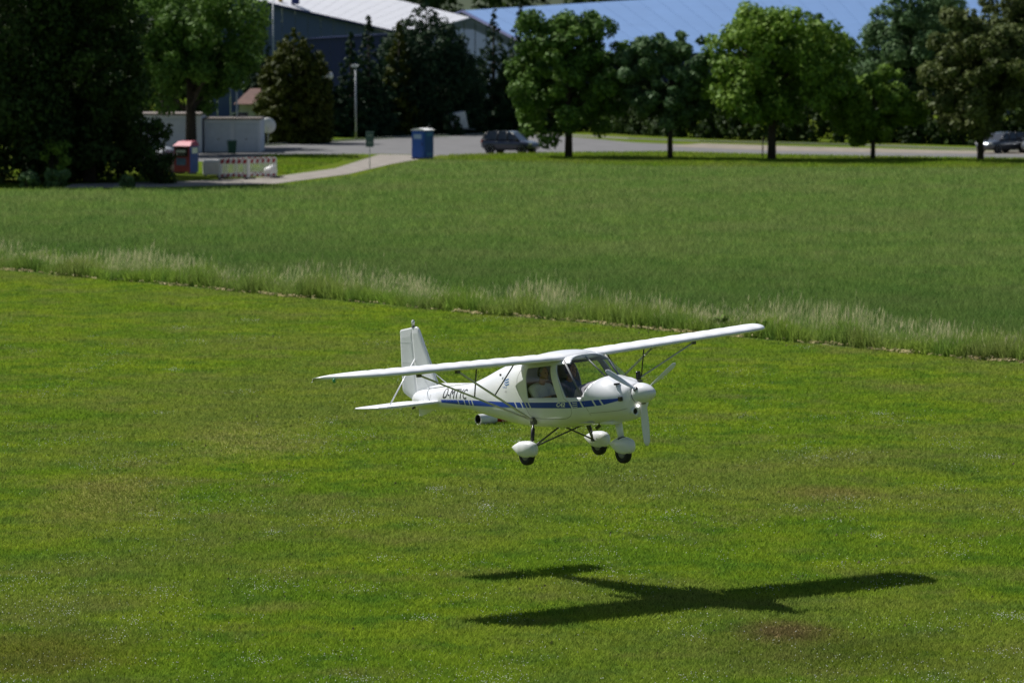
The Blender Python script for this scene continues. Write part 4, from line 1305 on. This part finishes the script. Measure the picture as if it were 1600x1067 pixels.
def wing_piece(name, y0, y1, u0, u1, side, mat, parent, drop=0.0, ny=None):
    ys = np.linspace(y0, y1, ny or max(3, int((y1 - y0) / .06)))
    if y1 > 4.3: ys = np.unique(np.concatenate([ys, np.linspace(4.0, y1, 26)]))
    us = u0 + (u1 - u0) * (1 - np.cos(np.linspace(0, math.pi, 15))) / 2
    if u0 > .5: us = np.linspace(u0, u1, 5)
    V = []; F = []
    m = 2 * len(us) - (1 if u0 == 0 else 0)
    for y_ in ys:
        row = [(wing_pt(y_, u, True), u) for u in us[::-1]] + [(wing_pt(y_, u, False), u) for u in (us[1:] if u0 == 0 else us)]
        for ((x_, z_), u) in row:
            V.append((x_, side * y_, z_ - drop * (u - u0)))
    for i in range(len(ys) - 1):
        for k in range(m):
            a, b = i * m + k, i * m + (k + 1) % m
            q = (a, b, b + m, a + m)
            F.append(q if side < 0 else q[::-1])
    F += [tuple(range(m)), tuple((len(ys) - 1) * m + k for k in range(m - 1, -1, -1))]
    o = mesh(name, V, F, mat, parent, True)
    return seat_on(o)


for side in (-1, 1):
    w = wing_piece('wing', .34, 4.72, 0, .80, side, M_fabric, AC)
    wing_piece('flap', .62, 2.28, .806, 1.0, side, M_fabric, w, .12)
    wing_piece('aileron', 2.30, 4.4, .806, 1.0, side, M_fabric, w, .02)
    wing_piece('tip_edge', 4.42, 4.70, .806, 1.0, side, M_fabric, w, .0)
    zz = DIH * 4.5
    tl = lathe('navigation_light', [(0, -.035), (.025, -.025), (.03, 0), (.025, .025), (0, .04)], M_green if side < 0 else M_redl, w, 10,
               Matrix.Translation((-.72, side * 4.66, zz - .055)))
    seat_on(tl)
    # struts
    lowp = (-.70, side * .57, -1.02); fr = (-.10, side * 2.6, -.015 + DIH * 1.2); re = (-1.13, side * 2.6, -.085 + DIH * 1.2)
    for top in (fr, re):
        stt = seat_on(tube('wing_strut', [lowp, top], .026, M_alu, AC, 10, True, .6))
        seat_on(box('strut_fitting', [a - .035 for a in top], [a + .035 for a in top], M_darktube, stt, .01))
    seat_on(box('strut_root', (-.75, side * .57 - .04, -1.08), (-.65, side * .57 + .04, -.96), M_darktube, AC, .012))

    def along(top, y):
        t = (abs(y) - .57) / (2.6 - .57)
        return tuple(l + (q - l) * t for l, q in zip(lowp, top))
    seat_on(tube('jury_strut', [along(fr, 1.62), (-.07, side * 1.44, .0)], .012, M_darktube, AC, 8))
    seat_on(tube('jury_strut', [along(re, 1.62), (-1.045, side * 1.44, -.06)], .012, M_darktube, AC, 8))
# roof fairing between the wings
ys = np.linspace(-.36, .36, 15); us = (1 - np.cos(np.linspace(0, math.pi, 15))) / 2
V = []; F = []
for y_ in ys:
    lift = .03 * (1 - (y_ / .36) ** 2)
    row = [wing_pt(abs(y_) * 0, u, True) for u in us[::-1]] + [wing_pt(0, u, False) for u in us[1:]]
    for k, (x_, z_) in enumerate(row):
        V.append((x_ + (.10 * (1 - (y_ / .36) ** 2) if k in range(11, 20) else 0), y_, z_ + (lift if k < 15 else 0) + DIH * .3))
m = 29
for i in range(len(ys) - 1):
    for k in range(m):
        a, b = i * m + k, i * m + (k + 1) % m; F.append((a + m, b + m, b, a))
seat_on(mesh('centre_section', V, F, M_white, AC, True))


# tail --------------------------------------------------------------
def plate(name, poly, half, mat, parent, axis='y', at=0.0, edge=.35):
    """a thin symmetrical aerofoil plate from an outline, thickest inside, rounded at the edge"""
    c = Vector((sum(p[0] for p in poly) / len(poly), sum(p[1] for p in poly) / len(poly)))
    V = []; F = []; n = len(poly)
    rows = [(1.0, .25), (.97, .7), (.80, 1.0)]
    for s in (1, -1):
        for (k, h) in rows:
            for p in poly:
                q = c + (Vector(p) - c) * k
                V.append((q.x, at + s * half * h, q.y) if axis == 'y' else (q.x, q.y, at + s * half * h))
    for s in range(2):
        b0 = s * 3 * n
        for r_ in range(2):
            for k in range(n):
                F.append((b0 + r_ * n + k, b0 + r_ * n + (k + 1) % n, b0 + (r_ + 1) * n + (k + 1) % n, b0 + (r_ + 1) * n + k))
        F.append(tuple(b0 + 2 * n + k for k in range(n)))
    for k in range(n):
        F.append((k, (k + 1) % n, 3 * n + (k + 1) % n, 3 * n + k))
    bmx = bmesh.new()
    vs = [bmx.verts.new(v) for v in V]
    for f in F: bmx.faces.new([vs[i] for i in f])
    return seat_on(bm_obj(name, bmx, mat, parent))


fin = plate('fin', [(-3.90, -.54), (-4.36, .49), (-4.40, .52), (-4.43, .527), (-4.535, .515), (-4.51, -.62), (-4.505, -.70), (-4.2, -.64)], .035, M_fabric, AC)
rud = plate('rudder', [(-4.545, .512), (-4.86, .47), (-4.885, .45), (-4.93, -.60), (-4.90, -.65), (-4.66, -.775), (-4.60, -.775), (-4.52, -.69)], .024, M_fabric, AC)
seat_on(tube('rudder_hinge_rod', [(-4.54, 0, .52), (-4.515, 0, -.62)], .013, M_darktube, fin, 8))
for z_ in (-.1, .25):
    seat_on(box('rib_tape', (-4.87, -.0258, z_ - .008), (-4.56, .0258, z_ + .008), M_white, rud))
bc = seat_on(lathe('beacon', [(.022, .0), (.022, .03), (.03, .032), (.03, .08), (.02, .115), (0, .12)], M_lens, AC, 12, Matrix.Translation((-4.51, 0, .525))))
seat_on(lathe('beacon_foot', [(.034, -.01), (.034, .012)], M_darktube, bc, 12, Matrix.Translation((-4.51, 0, .525))))
V = [(-2.9, 0, -.455), (-3.4, .03, -.49), (-3.9, .04, -.535), (-4.2, .04, -.56), (-4.05, 0, -.40), (-3.92, 0, -.465), (-3.4, -.03, -.49), (-3.9, -.04, -.535), (-4.2, -.04, -.56)]
seat_on(mesh('dorsal_fillet', V, [(0, 1, 5), (1, 2, 5), (2, 3, 4, 5), (0, 5, 6), (6, 5, 7), (7, 5, 4, 8)], M_white, AC, True))
plate('ventral_fin', [(-3.95, -.90), (-4.51, -.90), (-4.51, -1.05), (-4.44, -1.06)], .018, M_white, AC)
seat_on(tube('tail_skid', [(-4.60, 0, -.87), (-4.70, 0, -.92)], [.03, .02], M_black, AC, 8))
for side in (-1, 1):
    sb = plate('stabilizer', [(-3.74, side * .10), (-3.84, side * .98), (-3.92, side * 1.16), (-4.05, side * 1.26), (-4.22, side * 1.32), (-4.225, side * .08)], .028, M_fabric, AC, 'z', -.785)
    plate('elevator', [(-4.235, side * .13), (-4.235, side * 1.325), (-4.45, side * 1.37), (-4.56, side * 1.372), (-4.60, side * 1.34), (-4.63, side * .3), (-4.58, side * .16)], .019, M_fabric, sb, 'z', -.785)
    seat_on(tube('tail_brace', [(-4.30, side * .80, -.765), (-4.50, side * .03, -.046)], .015, M_white, AC, 8, True, .6))

# propeller ---------------------------------------------------------
PZ = -.585
Mx = Matrix.Translation((1.385, 0, PZ)) @ Matrix.Rotation(R(90), 4, 'Y')
sp = seat_on(lathe('spinner', [(.168, 0), (.172, .03), (.170, .09), (.156, .17), (.128, .25), (.088, .32), (.045, .365), (.012, .382), (0, .384)], M_white, AC, 32, Mx))
seat_on(lathe('backplate', [(.14, -.03), (.165, -.025), (.165, -.003)], M_blackp, sp, 32, Mx))
for ang in (178, 62, -60):
    a = R(ang); Rb = Matrix.Translation((1.465, 0, PZ)) @ Matrix.Rotation(-a, 4, 'X')
    V = []; F = []; NS = 14; NC = 10
    for i in range(NS):
        t = i / (NS - 1); r_ = .10 + (.875 - .10) * t
        ch = .052 + .075 * math.sin(math.pi * min(1, t * .95 + .12)) if t < .9 else .052 + .075 * math.sin(math.pi * .975) + .0
        ch = (.05 + .08 * math.sin(math.pi * (0.15 + .62 * t))) * (1 if t < .93 else .82 if t < .99 else .45)
        tw = -R(62 - 44 * t ** .7); th = .018 * (1 - .75 * t) + .004
        for k in range(NC):
            p = 2 * math.pi * k / NC
            cx = math.cos(p) * ch / 2; cz = math.sin(p) * th / 2
            V.append(Rb @ Vector((cx * math.sin(tw) + cz * math.cos(tw), cx * math.cos(tw) - cz * math.sin(tw), r_)))
    for i in range(NS - 1):
        for k in range(NC):
            F.append((i * NC + k, i * NC + (k + 1) % NC, (i + 1) * NC + (k + 1) % NC, (i + 1) * NC + k))
    F += [tuple(range(NC)), tuple((NS - 1) * NC + k for k in range(NC))]
    bl = seat_on(mesh('blade', V, F, M_white, sp, True))
    seat_on(lathe('blade_cuff', [(.045, .10), (.045, .178), (.0, .178)], M_blackp, bl, 12, Rb))

# cowl details ------------------------------------------------------
for s in (-1,):
    ci = seat_on(lathe('air_intake', [(.062, -.10), (.068, .0), (.062, .03), (.05, .02), (.048, -.06), (0, -.06)], M_white, AC, 20, Matrix.Translation((1.385, s * .12, -.875)) @ Matrix.Rotation(R(90), 4, 'Y')))
    seat_on(lathe('intake_throat', [(.047, .006), (0, .006)], M_blackp, ci, 20, Matrix.Translation((1.385, s * .12, -.875)) @ Matrix.Rotation(R(90), 4, 'Y')))
for s in (-1, 1):
    yy = s * (side_y(1.25, -.655) - .005)
    seat_on(box('side_inlet', (1.23, yy - .03, -.69), (1.31, yy + .015, -.615), M_blackp, AC, .012))
    seat_on(box('scoop_mouth', (1.11, s * .25 - .055, float(f_zt(1.15)) - .055), (1.15, s * .25 + .055, float(f_zt(1.15)) - .022), M_blackp, AC, .008))
M_lit, _nt, _b, _o = new_mat('lit_lamp'); _b.inputs['Emission Color'].default_value = (1, .95, .85, 1); _b.inputs['Emission Strength'].default_value = 1.6
lt = seat_on(lathe('landing_light', [(.022, -.02), (.025, .0), (.018, .012), (0, .015)], M_lit, AC, 14, Matrix.Translation((1.405, -.05, -.79)) @ Matrix.Rotation(R(90), 4, 'Y')))
seat_on(tube('exhaust', [(.55, -.2, -1.06), (.56, -.2, -1.12), (.48, -.2, -1.16)], .03, M_darktube, AC, 10))
seat_on(box('belly_scoop', (.62, -.25, -1.095), (.95, -.05, -1.03), M_white, AC, .03))

# undercarriage -----------------------------------------------------
def spat(x, y, z, L, H, W, name):
    """teardrop wheel fairing, pointed aft, open flat underside"""
    fx = pchip([-1, -.92, -.6, -.1, .35, .75, .95, 1], [.02, .13, .52, .94, 1.0, .82, .45, .05])
    V = []; F = []; n = 18; xs_ = np.concatenate([np.linspace(-1, .8, 18), np.linspace(.86, 1, 6)])
    for t in xs_:
        r_ = float(fx(t))
        for k in range(n):
            a = 2 * math.pi * k / n; ca, sa = math.cos(a), math.sin(a)
            zz = H / 2 * r_ * math.copysign(abs(sa) ** .85, sa)
            if t < 0: zz += -.0 + .10 * H * (-t)
            V.append((x + t * L / 2, y + W / 2 * r_ * math.copysign(abs(ca) ** .8, ca), z + max(zz, -H * .5)))
    for i in range(len(xs_) - 1):
        for k in range(n): F.append((i * n + k, (i + 1) * n + k, (i + 1) * n + (k + 1) % n, i * n + (k + 1) % n))
    F += [tuple(range(n)), tuple((len(xs_) - 1) * n + k for k in range(n - 1, -1, -1))]
    return seat_on(mesh(name, V, F, M_white, AC, True))


def wheel(x, y, z, r_, parent):
    Mx = Matrix.Translation((x, y, z)) @ Matrix.Rotation(R(90), 4, 'X')
    w = seat_on(lathe('tyre', [(.09, -.045), (r_ * .82, -.06), (r_ * .97, -.04), (r_, 0), (r_ * .97, .04), (r_ * .82, .06), (.09, .045)], M_black, parent, 28, Mx))
    seat_on(lathe('rim', [(0, -.05), (.05, -.055), (.085, -.045), (.09, -.02), (.09, .02), (.085, .045), (.05, .055), (0, .05)], M_grey, w, 20, Mx))


for side in (-1, 1):
    y_ = side * .80
    sp_ = spat(-.72, y_, -1.475, .64, .29, .22, 'wheel_fairing')
    wheel(-.66, y_, -1.575, .168, sp_)
    hub = (-.66, side * .67, -1.46)
    sh = seat_on(tube('shock_leg', [(-.70, side * .58, -1.04), (-.688, side * .60, -1.13), (-.684, side * .605, -1.14), (-.67, side * .65, -1.34), (-.668, side * .655, -1.35), hub], [.018, .018, .034, .034, .018, .018], M_blackp, AC, 12))
    seat_on(tube('axle', [(-.66, side * .64, -1.47), (-.66, side * .76, -1.49)], .022, M_darktube, sh, 8))
    seat_on(tube('gear_strut', [hub, (-.66, side * .04, -1.17)], .02, M_darktube, AC, 10, True, .7))
    seat_on(tube('gear_strut', [hub, (-.05, side * .04, -1.13)], .02, M_darktube, AC, 10, True, .7))
seat_on(tube('nose_leg', [(.80, 0, -1.05), (.83, 0, -1.2), (.86, 0, -1.36)], [.075, .068, .06], M_white, AC, 16, True, .7))
seat_on(tube('leg_collar', [(.855, 0, -1.335), (.862, 0, -1.36)], .07, M_blackp, AC, 14))
ns = spat(.85, 0, -1.47, .62, .29, .21, 'wheel_fairing')
wheel(.885, 0, -1.59, .172, ns)

# mirror on its stalk, aerial, inside fittings
mi = seat_on(tube('mirror_stalk', [(.60, .50, -.56), (.66, .60, -.48), (.70, .62, -.38)], .010, M_darktube, AC, 7))
seat_on(box('mirror', (.67, .565, -.435), (.72, .655, -.285), M_blackp, mi, .025, 3))
seat_on(box('tank_cap', (-1.62, -.49, -.28), (-1.58, -.47, -.24), M_darktube, AC, .008))
V = []; F = []
for i in range(9):
    a = math.pi * i / 8; y_ = -.50 * math.cos(a)
    for (x_, zf) in ((.74, .0), (.36, -.0)):
        V.append((x_ - .22 * (y_ / .5) ** 2 * (1 if x_ > .5 else .3), y_, -.66 + (.33 if x_ > .5 else .28) * math.sin(a) ** .6))
for i in range(8): F.append((i * 2, i * 2 + 1, i * 2 + 3, i * 2 + 2))
F.append(tuple(i * 2 + 1 for i in range(9)))
seat_on(mesh('instrument_panel', V, F, M_dash, AC, True))
seat_on(box('cabin_floor', (-1.1, -.40, -1.06), (.6, .40, -1.04), M_liner, AC))
seat_on(box('rear_bulkhead', (-1.25, -.42, -1.02), (-1.22, .42, -.14), M_liner, AC))
seat_on(tube('control_stick', [(-.15, 0, -1.07), (-.2, 0, -.82), (-.28, 0, -.72)], .016, M_blackp, AC, 8))
for s in (-1, 1):
    cu_ = seat_on(box('seat', (-.98, s * .28 - .22, -1.06), (-.48, s * .28 + .22, -.98), M_seat, AC, .03))
    seat_on(box('backrest', (-.06, s * .28 - .21, 0), (.03, s * .28 + .21, .60), M_seat, cu_, .03, 2, Matrix.Translation((-.93, 0, -.99)) @ Matrix.Rotation(R(-10), 4, 'Y')))
    seat_on(tube('cabin_tube', [(.52, s * .52, -.58), (.06, s * .46, .0)], .017, M_grey, AC, 8))
seat_on(tube('cabin_tube', [(.60, 0, -.34), (.08, 0, .02)], .012, M_grey, AC, 8))

# ------------------------------------------------------------------ people in the cabin
def capsule(bm_, p0, p1, r0, r1, flat=1.0):
    p0, p1 = Vector(p0), Vector(p1); d = p1 - p0; u, v = ring_frame(d); L = d.length; dn = d.normalized(); n = 14
    prof = [(-r0, .001)] + [(-r0 * math.cos(a), r0 * math.sin(a)) for a in (R(30), R(60))] + [(0, r0), (L, r1)] + [(L + r1 * math.sin(a), r1 * math.cos(a)) for a in (R(30), R(60))] + [(L + r1, .001)]
    rows = []
    for (t, r_) in prof:
        rows.append([bm_.verts.new(p0 + dn * t + (u * math.cos(2 * math.pi * k / n) + v * math.sin(2 * math.pi * k / n) * flat) * r_) for k in range(n)])
    for a, b in zip(rows[:-1], rows[1:]):
        for k in range(n): bm_.faces.new((a[k], a[(k + 1) % n], b[(k + 1) % n], b[k]))
    bm_.faces.new(rows[0][::-1]); bm_.faces.new(rows[-1])


def ellipsoid(bm_, c, r_):
    q = bmesh.ops.create_uvsphere(bm_, u_segments=18, v_segments=12, radius=1.0)
    for v in q['verts']: v.co = Vector(c) + Vector([a * b for a, b in zip(v.co, r_)])


def remeshed(name, bm_, mat, parent, vox):
    o = bm_obj(name, bm_, mat, parent, True)
    o.data.transform(OFF)
    m = o.modifiers.new('skin', 'REMESH'); m.mode = 'VOXEL'; m.voxel_size = vox; m.use_smooth_shade = True
    s = o.modifiers.new('soften', 'SMOOTH'); s.iterations = 4; s.factor = .5
    return o


def person(label, y, shirt_mat, hair_mat, hand_r, hand_l, dx=0.0, turn=0.0):
    body = bmesh.new()
    X = lambda p: (p[0] + dx, p[1] + y, p[2])
    head = Vector(X((-.70, 0, -.25)))
    # torso, neck, head, legs
    capsule(body, X((-.78, 0, -.90)), X((-.84, 0, -.55)), .135, .145)
    capsule(body, X((-.80, -.14, -.50)), X((-.80, .14, -.50)), .075, .075)
    capsule(body, X((-.79, 0, -.47)), X((-.73, 0, -.33)), .058, .052)
    ellipsoid(body, head, (.095, .076, .118)); ellipsoid(body, head + Vector((.035, 0, -.055)), (.066, .055, .065))
    capsule(body, head + Vector((.085, 0, .01)), head + Vector((.108, 0, -.025)), .012, .017)     # nose
    ellipsoid(body, head + Vector((.078, 0, .028)), (.022, .05, .012))                             # brow
    ellipsoid(body, head + Vector((.090, 0, -.062)), (.012, .026, .010))                           # mouth
    ellipsoid(body, head + Vector((.082, 0, -.098)), (.020, .026, .018))                           # chin
    for s in (-1, 1):
        ellipsoid(body, head + Vector((-.005, s * .078, -.01)), (.025, .012, .034))                # ear
        capsule(body, X((-.76, s * .09, -.92)), X((-.33, s * .11, -.84)), .082, .058)
        capsule(body, X((-.33, s * .11, -.84)), X((.08, s * .11, -1.0)), .055, .04)
        capsule(body, X((.06, s * .11, -1.02)), X((.22, s * .11, -1.0)), .042, .03)
    for s, hd in ((-1, hand_r), (1, hand_l)):
        sh_ = Vector(X((-.81, s * .19, -.50))); wr_ = Vector(hd); el = (sh_ + wr_) / 2 + Vector((-.02, s * .05, -.13))
        capsule(body, sh_, el, .052, .042); capsule(body, el, wr_, .042, .028)
        d = (wr_ - el).normalized(); side_v = Vector((0, 1, 0)).cross(d).normalized()
        palm = wr_ + d * .06
        capsule(body, wr_, palm, .030, .034, .6)
        for k, ln in enumerate((.062, .072, .068, .052)):
            off = Vector((0, 1, 0)) * ((k - 1.5) * .021)
            a = palm + off * .9 + d * .02; b = a + d * ln * .55 - Vector((0, 0, .012)); c = b + d * ln * .2 - Vector((0, 0, .032))
            capsule(body, a, b, .0115, .0105); capsule(body, b, c, .0105, .009)
        a = wr_ + d * .025 - Vector((0, s * .026, 0)); b = a + d * .035 - Vector((0, s * .025, .01)); capsule(body, a, b, .013, .012); capsule(body, b, b + d * .03 + Vector((0, s * .006, -.012)), .0115, .0095)
    root = remeshed('person', body, M_skin, None, .0085)
    root.matrix_world = AC.matrix_world.copy()
    tag(root, label, 'person', 'people in the aircraft')
    sh2 = bmesh.new()
    capsule(sh2, X((-.78, 0, -.90)), X((-.84, 0, -.55)), .152, .162); capsule(sh2, X((-.80, -.14, -.50)), X((-.80, .14, -.50)), .089, .089)
    for s, hd in ((-1, hand_r), (1, hand_l)):
        sh_ = Vector(X((-.81, s * .19, -.50))); wr_ = Vector(hd); el = (sh_ + wr_) / 2 + Vector((-.02, s * .05, -.13))
        capsule(sh2, sh_, sh_ + (el - sh_) * .72, .066, .062)
    remeshed('shirt', sh2, shirt_mat, root, .012)
    tr = bmesh.new()
    for s in (-1, 1):
        capsule(tr, X((-.77, s * .085, -.925)), X((-.33, s * .11, -.84)), .094, .068); capsule(tr, X((-.33, s * .11, -.84)), X((.04, s * .11, -.985)), .066, .054)
    remeshed('trousers', tr, M_denim, root, .014)
    hr = bmesh.new()
    ellipsoid(hr, head + Vector((-.022, 0, .028)), (.096, .084, .105))
    remeshed('hair', hr, hair_mat, root, .010)
    ey = bmesh.new()
    for s in (-1, 1): ellipsoid(ey, head + Vector((.083, s * .031, .008)), (.014, .013, .009))
    o_ = bm_obj('eyes', ey, M_blackp, root, True); o_.data.transform(OFF)
    hs = bmesh.new()
    for s in (-1, 1): ellipsoid(hs, head + Vector((-.008, s * .092, -.01)), (.036, .022, .044))
    pts = [head + Vector((-.01, math.cos(a) * .098, -.01 + math.sin(a) * .142)) for a in np.linspace(0, math.pi, 11)]
    for a, b in zip(pts[:-1], pts[1:]): capsule(hs, a, b, .012, .012)
    capsule(hs, head + Vector((0, -.09, -.03)), head + Vector((.10, -.04, -.085)), .006, .006)
    remeshed('headset', hs, M_blackp, root, .008)
    return root


person('passenger in a white T-shirt behind the rear cabin window', -.28, M_tee, M_hairg, (-.44, -.36, -.63), (-.42, -.12, -.68))
person('pilot in a blue shirt looking ahead through the windscreen', .28, M_bluetee, M_hair, (-.22, .06, -.70), (-.25, .42, -.70), .06)
ph = box('handheld_radio', (-.40, -.40, -.655), (-.27, -.35, -.60), M_blackp, None, .012)
ph.data.transform(OFF); ph.matrix_world = AC.matrix_world.copy()
tag(ph, 'small black device in the hands of the passenger in white', 'radio')
